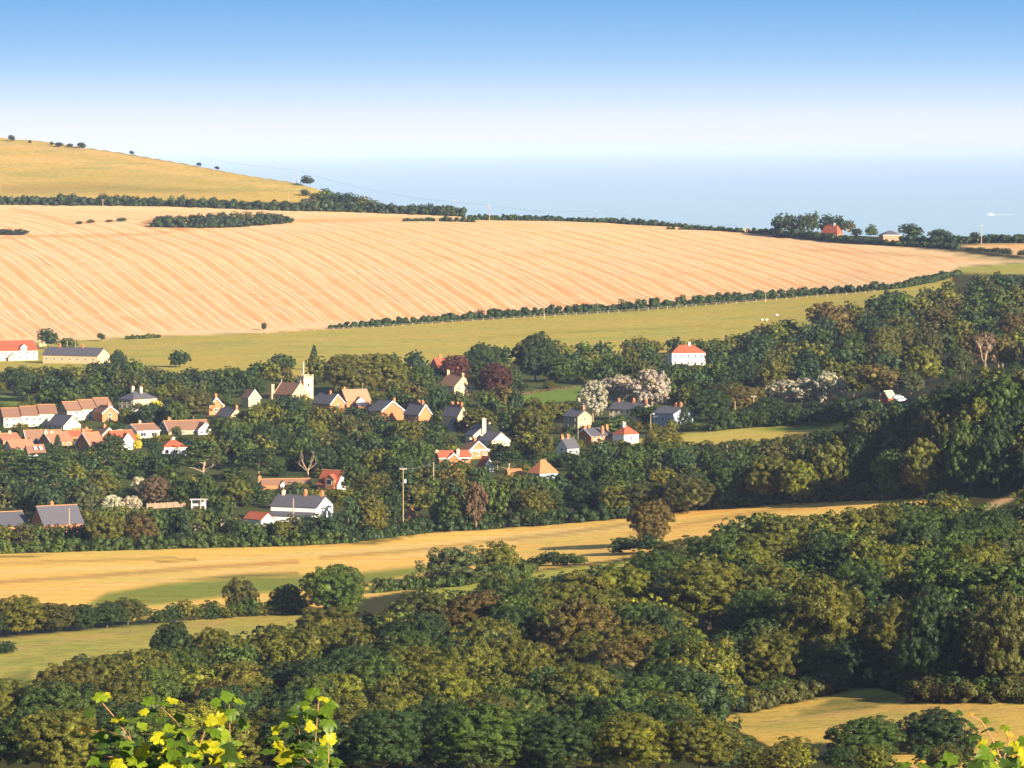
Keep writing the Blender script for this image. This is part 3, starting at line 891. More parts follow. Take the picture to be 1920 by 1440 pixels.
    # windows: rows x columns on each face
    def windows(face, spec):
        rows, cols = spec[0], spec[1]; ww = spec[2] if len(spec) > 2 else 1.2; wh = spec[3] if len(spec) > 3 else 1.2
        ln = Ll if face == 'L' else Wr
        fl = hw / max(rows, 1)
        for r_ in range(rows):
            for k in range(cols):
                c = ln * (k + .5) / cols; zc = fl * r_ + fl * .55
                w2 = ww / 2; h2 = min(wh, fl * .62) / 2
                def bx(m_, i, t0, t1, nm, mat_, par):
                    if face == 'L': m_.box(-t1, -t0, c - w2 + i, c + w2 - i, zc - h2 + i, zc + h2 - i)
                    else: m_.box(c - w2 + i, c + w2 - i, -t1, -t0, zc - h2 + i, zc + h2 - i)
                    return m_.build(nm, mat_, par)
                wo_ = bx(MB(), 0, .005, .06, 'window', M_WHITE, root)
                # pane with a glazing bar left between two lights
                pm = MB()
                for (q0, q1) in ((-w2 + .1, -.04), (.04, w2 - .1)):
                    if face == 'L': pm.box(-.075, -.061, c + q0, c + q1, zc - h2 + .1, zc + h2 - .1)
                    else: pm.box(c + q0, c + q1, -.075, -.061, zc - h2 + .1, zc + h2 - .1)
                pm.build('pane', M_GLASS, wo_)
    if win: windows('L', win)
    if winR: windows('R', winR)
    for (fa, fz) in rooflights:
        q = RB / 2 * (1 - fz) * .98
        zc = hw + hr * fz + th
        p0 = T(fa * RA - .45, q - .0, zc + .05)
        mb = MB(); d = .55
        mb.prism([T(fa * RA - .45, q - d, zc - d * sl + .03), T(fa * RA + .45, q - d, zc - d * sl + .03), T(fa * RA + .45, q + d, zc + d * sl + .03), T(fa * RA - .45, q + d, zc + d * sl + .03)], (0, 0, .07))
        mb.build('rooflight', M_WHITE, ro)
    HOUSES.append(dict(root=root, L=Ll, W=Wr, hw=hw, hr=hr, s=s, uc=uc, ul=ul, ur=ur, vb=vb, ve=ve, vr=vr, label=label))
    if keepit:
        vv = (vis - 2) if vis else ve + (vb - ve) * .6
        KEEP.append((ul + 2, vr - 1, ur - 2, vv, vb))
    FOOT.append((ul - 4, ur + 4, vb - 14, vb + 3))
    return root, Ll, Wr, hw, hr, s

def wing(root, name, x0, x1, y0, y1, z0, hw, hr, axis, wall, roof, barge=False, gface=None):
    """extra gabled piece (porch, dormer, wing) of the same house; axis 'x' or 'y' is its ridge"""
    wm = WALL[wall]; mb = MB()
    if axis == 'x':
        pr = [(x0, y0, z0), (x0, y1, z0), (x0, y1, hw), (x0, (y0 + y1) / 2, hw + hr - .08), (x0, y0, hw)]
        mb.prism(pr, (x1 - x0, 0, 0))
    else:
        pr = [(x0, y0, z0), (x1, y0, z0), (x1, y0, hw), ((x0 + x1) / 2, y0, hw + hr - .08), (x0, y0, hw)]
        mb.prism(pr, (0, y1 - y0, 0))
    o = mb.build(name, wm, root)
    rb = MB(); e = .25
    if axis == 'x':
        m = (y0 + y1) / 2; sl = hr / (m - y0)
        for s_ in (-1, 1):
            yb = y0 - e if s_ < 0 else y1 + e
            rb.prism([(x0 - e, yb, hw - e * sl), (x0 - e, m, hw + hr), (x1, m, hw + hr), (x1, yb, hw - e * sl)], (0, 0, .14))
    else:
        m = (x0 + x1) / 2; sl = hr / (m - x0)
        for s_ in (-1, 1):
            xb = x0 - e if s_ < 0 else x1 + e
            rb.prism([(xb, y0 - e, hw - e * sl), (m, y0 - e, hw + hr), (m, y1, hw + hr), (xb, y1, hw - e * sl)], (0, 0, .14))
    rb.build(name + '_roof', ROOF[roof], o)
    if barge:
        bb = MB()
        for s_ in (-1, 1):
            if axis == 'x':
                yb = y0 - e if s_ < 0 else y1 + e
                bb.prism([(x0 - e - .02, yb, hw - e * sl - .3), (x0 - e - .02, m, hw + hr - .3), (x0 - e - .02, m, hw + hr + .17), (x0 - e - .02, yb, hw - e * sl + .17)], (-.1, 0, 0))
            else:
                xb = x0 - e if s_ < 0 else x1 + e
                bb.prism([(xb, y0 - e - .02, hw - e * sl - .3), (m, y0 - e - .02, hw + hr - .3), (m, y0 - e - .02, hw + hr + .17), (xb, y0 - e - .02, hw - e * sl + .17)], (0, -.1, 0))
        bb.build('bargeboard', M_WHITE, o)
    return o

def pane_on(o, face, c, z, ww, wh, off, mats=(None, None)):
    w2, h2 = ww / 2, wh / 2
    f = MB(); p = MB()
    if face == 'x':
        f.box(off - .06, off - .004, c - w2, c + w2, z - h2, z + h2); p.box(off - .075, off - .061, c - w2 + .12, c + w2 - .12, z - h2 + .12, z + h2 - .12)
    else:
        f.box(c - w2, c + w2, off - .06, off - .004, z - h2, z + h2); p.box(c - w2 + .12, c - .05, off - .075, off - .061, z - h2 + .12, z + h2 - .12)
        p.box(c + .05, c + w2 - .12, off - .075, off - .061, z - h2 + .12, z + h2 - .12)
    wo = f.build('window', M_WHITE, o)
    p.build('pane', M_GLASS, wo)

def build_houses():
    # --- top left, above the hedged copse
    r, L_, W_, hw, hr, s = house(-24, -52, 67, 678, 658, 641, 68, 'R', 'cream', 'red', 'long cream farmhouse with red tiled roof at the left edge above the copse', 'farmhouse', 'farmhouse', lowtiles=True, winR=(2, 7, 1.1, 1.3), win=(2, 2), vis=672, ch=((.2, 0, .8, 'cream', 2),))
    x = W_ * .72
    d = wing(r, 'dormer', x - 1.4, x + 1.4, -.25, 3.0, hw - .2, hw + 1.5, 1.2, 'y', 'white', 'red', True)
    pane_on(d, 'y', x, hw + .9, 1.3, 1.0, -.25)
    wing(r, 'porch', W_ * .40, W_ * .40 + 3, -2.2, 0, -2.5, 2.0, 1.4, 'y', 'cream', 'red')
    house(183, 75, 202, 684, 667, 654, 24, 'L', 'stone', 'slate', 'long low stone barn conversion with slate roof and two brick chimneys below the stubble', 'stone_cottage', 'cottage', win=(1, 7, 1.0, 1.1), winR=(1, 1), vis=674,
          ch=((.38, 0, 1.4, 'brick', 2), (.80, 0, 1.4, 'brick', 2)))
    house(218, 204, 230, 681, 674, 668, 40, 'L', 'stone', 'slate', 'tiny stone outbuilding right of the long slate-roofed cottage', 'outbuilding', 'outbuilding', vis=677)
    # --- left village, upper row
    house(7, -8, 104, 803, 782, 767, 74, 'R', 'cream', 'brown', 'cream terrace with stepped brown roof and orange ridge at left edge of village', 'terrace', 'terrace', lowtiles=True, winR=(2, 8, 1.1, 1.1), steps=3, gwall='greystone', vis=796, win=(1, 1))  # left gable's shade put into a darker grey wall face
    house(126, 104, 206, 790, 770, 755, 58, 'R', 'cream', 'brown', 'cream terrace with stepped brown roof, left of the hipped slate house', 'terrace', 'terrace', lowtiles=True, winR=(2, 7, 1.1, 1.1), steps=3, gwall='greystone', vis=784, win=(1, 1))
    house(192, 172, 219, 792, 774, 762, 58, 'L', 'orange', 'brown', 'small orange brick gable house with white bargeboards at right end of the stepped terrace', 'brick_house', 'house', barge=True, lowtiles=True, winR=(2, 1, 1.6, 1.3), vis=790, ch=((.15, 0, 1.0, 'orange', 1),))
    house(119, 84, 149, 808, 798, 780, 48, 'L', 'cream', 'slate', 'slate-roofed cottage with a plain cream gable below the two stepped terraces', 'cottage', 'cottage', win=(1, 3), vis=802, winR=(1, 1, .8, .8))
    house(250, 220, 291, 768, 749, 736, 42, 'L', 'stone', 'slate', 'hipped slate-roofed stone house with two tall cream chimneys behind the yellow bush', 'villa', 'house', hip=True, win=(2, 3, .9, 1.3), winR=(2, 3, .9, 1.3), vis=758, ch=((.3, 0, 1.7, 'cream', 2), (.85, 0, 1.7, 'cream', 2)))
    # --- left village, lower red rows
    house(6, -20, 38, 836, 826, 815, 62, 'R', 'orange', 'pink', 'pink-tiled bungalow at the left edge with two small chimneys', 'bungalow', 'bungalow', lowtiles=True, vis=828, ch=((.05, 0, .8, 'cream', 1), (.65, 0, .8, 'cream', 1)), winR=(1, 3))
    house(22, 4, 62, 849, 840, 827, 55, 'R', 'cream', 'pink', 'pink-roofed bungalow with cream gable to the left, in front of the leftmost bungalow', 'bungalow', 'bungalow', lowtiles=True, vis=843, winR=(1, 3))
    house(50, 40, 82, 834, 823, 808, 68, 'R', 'bluegrey', 'brown', 'brown-roofed bungalow with shaded grey gable behind the pink-roofed ones', 'bungalow', 'bungalow', lowtiles=True, barge=True, vis=826, winR=(1, 3))  # shade of the gable put into the blue-grey wall colour
    house(54, 42, 84, 864, 851, 836, 66, 'R', 'white', 'brown', 'low purple-brown roof with two rooflights, lowest house of the red-roofed rows', 'bungalow', 'bungalow', lowtiles=True, vis=856, rooflights=((.45, .62), (.78, .62)))
    house(95, 70, 133, 840, 828, 813, 55, 'R', 'orange', 'pink', 'pink-roofed bungalow with pale brick gable and white bargeboards in mid row', 'bungalow', 'bungalow', lowtiles=True, barge=True, vis=832, ch=((.02, 0, 1.0, 'cream', 1), (.3, 0, .5, 'cream', 1)), winR=(1, 3))
    house(88, 78, 116, 824, 816, 808, 66, 'R', 'orange', 'pink', 'narrow pink roof showing above the bungalow with the pale brick gable', 'bungalow', 'bungalow', lowtiles=True, vis=817)
    house(130, 118, 174, 825, 817, 808, 66, 'R', 'brick', 'red', 'dark red roof with three small chimneys in a line below the cream gabled cottage', 'bungalow', 'bungalow', lowtiles=True, vis=818, ch=((.3, 0, .8, 'orange', 1), (.5, 0, .8, 'orange', 1), (.8, 0, .8, 'orange', 1)))
    house(170, 137, 196, 848, 835, 813, 52, 'R', 'brick', 'pink', 'red brick house with one very long white bargeboard sloping down to the right', 'brick_house', 'house', lowtiles=True, barge=True, vis=840, ch=((.06, .1, 1.2, 'orange', 1),), win=(1, 2))
    house(192, 176, 215, 827, 815, 803, 56, 'L', 'brick', 'brown', 'brown-roofed bungalow with white bargeboard, behind the long white-edged gable', 'bungalow', 'bungalow', lowtiles=True, barge=True, vis=818, ch=((.6, 0, 1.0, 'orange', 1),))
    r, L_, W_, hw, hr, s = house(212, 196, 252, 845, 826, 809, 62, 'R', 'brick', 'red', 'red-roofed house with white A-frame gable of big windows behind the red car', 'gabled_house', 'house', lowtiles=True, vis=834, winR=(1, 2, 2.2, 1.9))
    wing(r, 'front_gable', W_ * .35, W_ * .85, -1.2, 4, -2.5, hw - .3, hr * .85, 'y', 'white', 'red', True)
    house(258, 232, 297, 824, 808, 797, 52, 'R', 'cream', 'brown', 'brown-roofed bungalow with white gable and big white window beside the golden shrubs', 'bungalow', 'bungalow', lowtiles=True, barge=True, fascia=True, vis=817, ch=((.42, .2, 1.1, 'stone', 1),), winR=(1, 2, 2.6, 1.5), win=(1, 1, 2.2, 1.6))
    r, L_, W_, hw, hr, s = house(316, 297, 392, 818, 806, 791, 66, 'R', 'greystone', 'brown', 'long brown-roofed bungalow with grey gable and white-edged right wing', 'bungalow', 'bungalow', lowtiles=True, barge=True, vis=812, ch=((.12, .1, 1.1, 'orange', 1),), winR=(1, 4))
    wing(r, 'side_wing', W_ * .66, W_ * .98, -3, 4, -2.5, hw, hr * .8, 'y', 'white', 'brown', True)
    house(305, 292, 352, 856, 840, 826, 72, 'R', 'white', 'red', 'white-walled red-roofed bungalow right of the dome-shaped dark green bush', 'bungalow', 'bungalow', lowtiles=True, hip=True, fascia=True, vis=852, ch=((.55, .3, .6, 'white', 1),), winR=(1, 3, 1.6, 1.3))
    # --- around the church
    house(392, 380, 418, 778, 762, 746, 58, 'L', 'orange', 'slate', 'orange brick gable with broad white bargeboard and red chimney left of the stone cottage', 'brick_house', 'house', barge=True, vis=774, ch=((.1, 0, 1.2, 'brick', 2),), winR=(1, 1, 1.6, 1.2))
    house(431, 402, 455, 790, 781, 766, 48, 'L', 'stone', 'slate', 'slate-roofed stone cottage with cream gable and small chimney above a big dark tree', 'stone_cottage', 'cottage', vis=786, ch=((.02, 0, .9, 'orange', 1), (.95, 0, .9, 'stone', 1)), win=(1, 3), barge=False)
    house(466, 452, 487, 764, 746, 731, 55, 'L', 'stone', 'brown', 'brown-roofed house with white bargeboard just left of the church chancel', 'house', 'house', barge=True, vis=757, winR=(2, 2, 1.1, 1.1))
    house(619, 584, 645, 775, 757, 740, 47, 'L', 'orange', 'slate', 'slate-roofed orange brick house with white bargeboards below the church tower', 'brick_house', 'house', barge=True, vis=762, ch=((.40, 0, 1.0, 'brick', 1),), winR=(2, 1, 1.3, 1.2))
    r, L_, W_, hw, hr, s = house(650, 633, 694, 764, 751, 732, 66, 'R', 'orange', 'tan', 'tan-roofed bungalow with rounded white gable beside the slate brick house', 'bungalow', 'bungalow', vis=757, ch=((.10, .1, .8, 'orange', 1),))
    wing(r, 'front_gable', W_ * .22, W_ * .78, -2.5, 4, -2.5, hw - 1.2, hr * .62, 'y', 'white', 'tan')
    house(714, 690, 756, 790, 771, 753, 50, 'L', 'brick', 'slate', 'red brick house with wide white gable and slate roof in the village centre', 'brick_house', 'house', barge=True, vis=772, ch=((.05, .2, .9, 'brick', 1),), win=(1, 2))
    house(672, 662, 694, 768, 761, 756, 65, 'R', 'orange', 'slate', 'low orange brick garage between the rounded white gable and the wide white gable', 'garage', 'garage', vis=766)
    house(785, 757, 808, 796, 777, 759, 46, 'L', 'orange', 'slate', 'slate-roofed house with two chimneys right of the wide white gable', 'house', 'house', barge=True, vis=790, ch=((.15, 0, 1.1, 'brick', 2), (.45, .1, 1.1, 'brick', 2)), win=(2, 2))
    house(858, 829, 878, 800, 780, 762, 48, 'L', 'stone', 'slate', 'slate roof with three short chimneys half sunk in trees above the grey shed', 'house', 'house', vis=778, ch=((.1, 0, 1.0, 'brick', 1), (.35, 0, 1.0, 'brick', 2), (.7, 0, 1.0, 'brick', 2)))
    r, L_, W_, hw, hr, s = house(846, 841, 861, 806, 796, 787, 60, 'L', 'bluegrey', 'slate', 'small pale grey shed gable with one dark opening, alone among the trees', 'shed', 'shed', vis=803)
    MB().box(W_ * .4, W_ * .62, -.05, -.005, hw - .5, hw + 1.1).build('opening', M_GLASS, r)
    house(852, 822, 885, 745, 724, 705, 50, 'L', 'stone', 'brown', 'tall cream stone house with brown roof and a chimney at each end of the ridge', 'stone_house', 'house', vis=738, ch=((.98, 0, 1.6, 'stone', 2), (.04, 0, .8, 'stone', 1)), winR=(2, 2, 1.2, 1.4), win=(2, 3, 1.1, 1.2), lowtiles=False)
    house(823, 805, 846, 700, 690, 673, 64, 'R', 'brick', 'red', 'red roof with one wide chimney in shade beside the copper-red tree', 'red_house', 'house', vis=687, ch=((.45, 0, 1.2, 'orange', 4),))
    # --- centre: cream house and the half-timbered one
    r, L_, W_, hw, hr, s = house(887, 872, 927, 832, 816, 799, 62, 'L', 'cream', 'slate', 'cream house with tall white chimney on its gable above the zigzag white bargeboards', 'cream_house', 'house', vis=826, minw=7, barge=False)
    chimney(r, W_ * .48, -.35, hw + .5, hw + hr + 2.6, w=1.5, d=.9, mat='cream', pots=2)
    chimney(r, W_ * .98, 4, hw, hw + hr + .8, w=1.1, d=.9, mat='cream', pots=2)
    house(922, 898, 957, 838, 827, 811, 50, 'L', 'cream', 'slate', 'cream gabled cottage with slate roof adjoining the tall white chimney on the right', 'cottage', 'cottage', vis=830, winR=(1, 1, 1.6, .8))
    r, L_, W_, hw, hr, s = house(878, 862, 915, 860, 846, 828, 58, 'L', 'orange', 'brown', 'orange brick house with very broad white bargeboards and balcony, centre of the village', 'half_timbered_house', 'house', vis=853, barge=True, ch=((.95, 0, .6, 'cream', 2), (.4, 0, 1.0, 'brick', 1)), winR=(1, 3, 1.0, 1.3))
    MB().box(-.2, W_ + .2, -1.0, -.15, hw - .1, hw + .55).build('balcony', M_WHITE, r)
    r, L_, W_, hw, hr, s = house(824, 816, 882, 872, 858, 847, 74, 'R', 'brick', 'red', 'long red-roofed bungalow with zigzag white bargeboards behind the utility pole', 'bungalow', 'bungalow', vis=864, fascia=True, ch=((-.02, 0, .2, 'cream', 1), (.62, -.6, .6, 'cream', 1)), winR=(1, 3, 1.4, 1.2))
    wing(r, 'front_gable', W_ * .22, W_ * .62, -1.5, 3, -2.5, hw - .4, hr * .9, 'y', 'brick', 'red', True)
    house(908, 896, 926, 886, 873, 857, 52, 'L', 'white', 'red', 'small white gable with red-brown edge standing alone below the orange brick house', 'white_house', 'house', vis=876)
    house(955, 949, 979, 902, 892, 881, 76, 'R', 'brick', 'orange', 'small plain orange roof rising out of the tree tops, left of the hipped orange one', 'outbuilding', 'outbuilding', vis=892)
    house(1012, 990, 1046, 905, 888, 864, 50, 'L', 'bluegrey', 'orange', 'big hipped orange roof half hidden by trees, right of the small orange roof', 'hipped_house', 'house', hip=True, vis=888, lowtiles=True)  # shaded wall, its shade painted in as blue-grey
    # --- right hand hamlet
    house(1083, 1057, 1110, 806, 781, 770, 48, 'L', 'greystone', 'slate', 'two-storey grey stone house with slate roof below the leftmost silvery trees', 'stone_house', 'house', vis=802, ch=((.1, .0, 1.4, 'orange', 2),), win=(2, 2, 1.1, 1.3), winR=(2, 1, 1.1, 1.2))
    house(1201, 1143, 1226, 790, 769, 757, 38, 'L', 'cream', 'slate', 'long white two-storey house with slate roof in front of the silvery trees', 'white_house', 'house', vis=782, ch=((.9, 0, .9, 'brick', 2), (.42, 0, 1.2, 'brick', 3), (.03, 0, 1.2, 'brick', 2)), win=(2, 6, 1.1, 1.2))
    house(1262, 1225, 1302, 798, 776, 765, 40, 'L', 'bluegrey', 'slate', 'slate-roofed house standing in blue shade right of the lamp pole', 'shaded_house', 'house', vis=788, ch=((.12, 0, 1.4, 'orange', 2), (.35, 0, 1.0, 'brick', 2)), win=(1, 3))  # a white wall whose blue shade is put into the wall colour
    house(1109, 1083, 1148, 832, 817, 805, 56, 'R', 'orange', 'slate', 'orange brick house with pale bargeboards, slate roof and four chimneys', 'brick_house', 'house', barge=True, vis=826, ch=((.02, 0, .9, 'brick', 2), (.28, .2, .9, 'brick', 2), (.6, -.8, .7, 'brick', 1), (.95, -.4, 1.1, 'orange', 1)), winR=(2, 3, 1.5, 1.1), win=(1, 1))
    house(1170, 1150, 1198, 831, 815, 799, 52, 'R', 'white', 'red', 'white bungalow with red roof and one broad white chimney beside the strip field', 'bungalow', 'bungalow', hip=True, vis=827, ch=((.35, .0, 1.1, 'white', 1),), winR=(1, 1))
    r, L_, W_, hw, hr, s = house(1064, 1043, 1086, 856, 840, 823, 52, 'R', 'white', 'slate', 'white cottage with steep gable to the left and two orange chimneys', 'white_cottage', 'cottage', vis=850, ch=((.02, 0, 1.0, 'orange', 2), (.5, 0, 1.0, 'brick', 2)), win=(2, 1, 1.2, 1.1), winR=(1, 2))
    house(1260, 1257, 1323, 688, 662, 648, 78, 'R', 'white', 'red', 'large white house with hipped red-brown roof on the rise below the pasture', 'white_house', 'house', hip=True, vis=683, ch=((.60, .0, 1.0, 'white', 2),), winR=(2, 5, 1.0, 1.5), minw=9)
    house(1664, 1651, 1681, 754, 745, 734, 38, 'R', 'redboard', 'green', 'dull red shed with pale green roof at the foot of the far wood', 'shed', 'shed', vis=750)
    # --- the coast
    house(1570, 1541, 1581, 446, 437, 422, 45, 'L', 'brick', 'red', 'red-roofed house with a white chimney half sunk in the clump by the sea', 'red_house', 'house', hip=True, vis=436, ch=((.35, 0, .9, 'white', 1),), win=(1, 3))
    house(1656, 1650, 1691, 454, 441, 433, 78, 'R', 'orange', 'slate', 'orange brick bungalow with flat-looking slate roof near the cliff top', 'bungalow', 'bungalow', hip=True, fascia=True, vis=447, winR=(1, 4, 1.6, 1.2))
    # --- lower left, on the belt
    house(-2, -40, 52, 1004, 987, 964, 62, 'R', 'brick', 'slate', 'slate-roofed brick house with orange ridge cut by the left edge behind the tree belt', 'brick_house', 'house', lowtiles=True, vis=985)
    house(82, 51, 152, 1004, 983, 952, 60, 'R', 'brick', 'slate', 'slate-roofed red brick house with orange ridge and stub chimney behind the tree belt', 'brick_house', 'house', lowtiles=True, barge=False, vis=984, ch=((.40, .15, 1.0, 'brick', 2),))
    r, L_, W_, hw, hr, s = house(594, 505, 622, 980, 951, 933, 26, 'L', 'white', 'slate', 'long white two-storey house with slate roof and three chimneys above the straw field', 'white_house', 'house', vis=967, ch=((.90, 0, 1.3, 'cream', 2), (.42, 0, 1.4, 'orange', 4), (.06, 0, 1.4, 'orange', 2)), win=(1, 5, 1.2, 1.3), fascia=False)
    MB().prism([(-2.8, L_ * .05, -2), (-2.8, L_ * .98, -2), (-2.8, L_ * .98, 1.9), (-2.8, L_ * .05, 1.9)], (2.75, 0, 0)).build('lean_to', WALL['white'], r)
    MB().prism([(-3.1, L_ * .03, 1.92), (-3.1, L_ * .99, 1.92), (-.02, L_ * .99, 3.1), (-.02, L_ * .03, 3.1)], (0, 0, .14)).build('lean_to_roof', ROOF['slate'], r)
    r, L_, W_, hw, hr, s = house(490, 456, 512, 992, 974, 963, 44, 'L', 'white', 'red', 'low red-roofed outhouse with white gable, left of the long white house', 'outhouse', 'outbuilding', vis=979)
    r, L_, W_, hw, hr, s = house(632, 595, 652, 926, 908, 884, 38, 'L', 'brick', 'red', 'steep red-roofed house with white gable end and brick dormer', 'red_house', 'house', lowtiles=True, vis=918, gwall='white')
    d = wing(r, 'dormer', -.5, 3.0, L_ * .12, L_ * .12 + 3.9, -2.5, hw + 1.7, 1.5, 'x', 'brick', 'red')
    pane_on(d, 'x', L_ * .12 + 1.95, hw + .7, 2.2, 2.0, -.5)
    r, L_, W_, hw, hr, s = house(492, 486, 582, 918, 908, 900, 76, 'R', 'brick', 'brown', 'long low brown roof with tiny white gable below the dead tree', 'bungalow', 'bungalow', lowtiles=True, vis=907, ch=((-.03, 0, 1.0, 'orange', 1),))
    wing(r, 'front_gable', W_ * .36, W_ * .48, -.8, 3, -2.5, hw - .3, hr * .9, 'y', 'white', 'red')
    house(764, 756, 783, 985, 971, 951, 66, 'R', 'cream', 'pink', 'pink hipped roof and cream wall glimpsed behind the tall transformer pole', 'outbuilding', 'outbuilding', hip=True, vis=973)
build_houses()

def church():
    o3 = gpt(549, 752); s = F / o3.y; A = radians(47)
    root = empty('church', o3, pi / 2 - A)
    tag(root, 'stone village church with battlemented tower and tall white flagpole', 'church')
    stone, pale = WALL['greystone'], WALL['stone']
    Ln = 38 / (s * cos(A)); Wn = 28 / (s * sin(A)); hw = 11.5 / s; hr = 21 / s
    MB().prism([(0, 0, -3), (Wn, 0, -3), (Wn, 0, hw), (Wn / 2, 0, hw + hr - .1), (0, 0, hw)], (0, Ln, 0)).build('nave', pale, root)
    rf = MB(); sl = hr / (Wn / 2)
    for (x0, x1) in ((-.35, Wn / 2), (Wn + .35, Wn / 2)):
        rf.prism([(x0, .25, hw - .35 * sl), (x1, .25, hw + hr), (x1, Ln - .2, hw + hr), (x0, Ln - .2, hw - .35 * sl)], (0, 0, .2))
    ro = rf.build('roof', ROOF['brown'], root)
    cp = MB()       # stone copings on both gables with a cross base
    for y in (-.12, Ln - .2):
        for (x0, x1) in ((-.5, Wn / 2), (Wn + .5, Wn / 2)):
            cp.prism([(x0, y, hw - .5 * sl), (x1, y, hw + hr), (x1, y, hw + hr + .42), (x0, y, hw - .5 * sl + .42)], (0, .38, 0))
        cp.box(Wn / 2 - .14, Wn / 2 + .14, y + .05, y + .33, hw + hr + .4, hw + hr + 1.3)
    cp.build('coping', WALL['stone'], root)
    for x in (.32, .5, .68):
        mb = MB(); xc = Wn * x; hh = 1.6 + (x == .5) * .6
        mb.prism([(xc - .3, -.06, .5), (xc + .3, -.06, .5), (xc + .3, -.06, .5 + hh), (xc, -.06, 1.0 + hh), (xc - .3, -.06, .5 + hh)], (0, .05, 0))
        mb.build('window', M_GLASS, root)
    for k in range(4):
        y = Ln * (k + .5) / 4
        MB().prism([(-.06, y - .3, .3), (-.06, y + .3, .3), (-.06, y + .3, 1.5), (-.06, y, 1.9), (-.06, y - .3, 1.5)], (.05, 0, 0)).build('window', M_GLASS, root)
    # chancel on the far left with a tall buttress chimney
    yc = Ln
    MB().prism([(.8, yc + .02, -3), (Wn - .8, yc + .02, -3), (Wn - .8, yc + .02, hw * .8), (Wn / 2, yc + .02, hw * .8 + hr * .72), (.8, yc + .02, hw * .8)], (0, 4.6, 0)).build('chancel', stone, root)
    rf2 = MB()
    for (x0, x1) in ((.5, Wn / 2), (Wn - .5, Wn / 2)):
        rf2.prism([(x0, yc + .25, hw * .8 - .2), (x1, yc + .25, hw * .8 + hr * .74), (x1, yc + 4.9, hw * .8 + hr * .74), (x0, yc + 4.9, hw * .8 - .2)], (0, 0, .2))
    rf2.build('chancel_roof', ROOF['brown'], root)
    MB().box(-.9, .5, Ln + .3, Ln + 1.9, -3, hw + hr * .78).box(-1.0, .6, Ln + .2, Ln + 2.0, hw + hr * .78, hw + hr * .78 + .3).build('vestry_chimney', pale, root)
    # tower behind the right gable
    TW = 17 / (s * sin(A)); TL = 12.5 / (s * cos(A))
    x0, y0 = Wn * .80, .9
    # near corner of the tower should project at u=576
    ztop = 46.5 / s
    tw = MB().box(x0, x0 + TW, y0, y0 + TL, -3, ztop - 1.5)
    tw.box(x0 - .12, x0 + TW + .12, y0 - .12, y0 + TL + .12, ztop - 1.5, ztop - 1.22)
    to = tw.build('tower', WALL['tower'], root)
    pb = MB(); t = .35
    z1, z2 = ztop - 1.22, ztop - .45
    pb.box(x0 - .05, x0 + TW + .05, y0 - .05, y0 + t, z1, z2).box(x0 - .05, x0 + TW + .05, y0 + TL - t, y0 + TL + .05, z1, z2)
    pb.box(x0 - .05, x0 + t, y0 + t, y0 + TL - t, z1, z2).box(x0 + TW - t, x0 + TW + .05, y0 + t, y0 + TL - t, z1, z2)
    def merl(a0, a1, fn):
        n = 3; w = (a1 - a0) / (2 * n - 1)
        for k in range(n): fn(a0 + 2 * k * w, a0 + (2 * k + 1) * w)
    ztm = ztop + .3
    for yy0, yy1 in ((y0 - .06, y0 + t), (y0 + TL - t, y0 + TL + .06)):
        merl(x0 - .06, x0 + TW + .06, lambda a, b: pb.box(a, b, yy0, yy1, z2 + .002, ztm))
    for xx0, xx1 in ((x0 - .065, x0 + t), (x0 + TW - t, x0 + TW + .065)):
        merl(y0 + t + .01, y0 + TL - t - .01, lambda a, b: pb.box(xx0, xx1, a, b, z2 + .002, ztm - .004))
    pb.build('battlement', WALL['stone'], to)
    for (z, hh) in ((ztop - 4.6, 1.2), (ztop - 8, .9)):
        MB().box(x0 + TW * .42, x0 + TW * .58, y0 - .04, y0 - .005, z, z + hh).build('belfry_opening', M_GLASS, to)
        MB().box(x0 - .04, x0 - .005, y0 + TL * .42, y0 + TL * .58, z, z + hh).build('belfry_opening', M_GLASS, to)
    fx, fy = x0 + TW * .12, y0 + TL * .2
    fp = MB().tube([(fx, fy, ztop - 1), (fx, fy, ztop + 25 / s)], [.16, .09], 8)
    fp.tube([(fx, fy, ztop + 25 / s), (fx, fy, ztop + 25 / s + .25)], [.17, .12], 8)
    fp.build('flagpole', M_WHITE, root)
    KEEP.append((490, 672, 598, 741, 752)); FOOT.append((486, 600, 728, 756))
    p = root.location
    c, s_ = cos(pi / 2 - A), sin(pi / 2 - A)
    print('tower corner px', proj((p.x + x0 * c - y0 * s_, p.y + x0 * s_ + y0 * c, p.z + ztop)))
church()
# ------------------------------------------------------------------ where things grow
def in_poly(poly, x, y):
    c = False; n = len(poly)
    for i in range(n):
        x0, y0 = poly[i]; x1, y1 = poly[(i + 1) % n]
        if (y0 > y) != (y1 > y) and x < (x1 - x0) * (y - y0) / (y1 - y0) + x0: c = not c
    return c
def on_field(u, v):
    return any(in_poly(f_[1], u, v) for f_ in FIELDS)

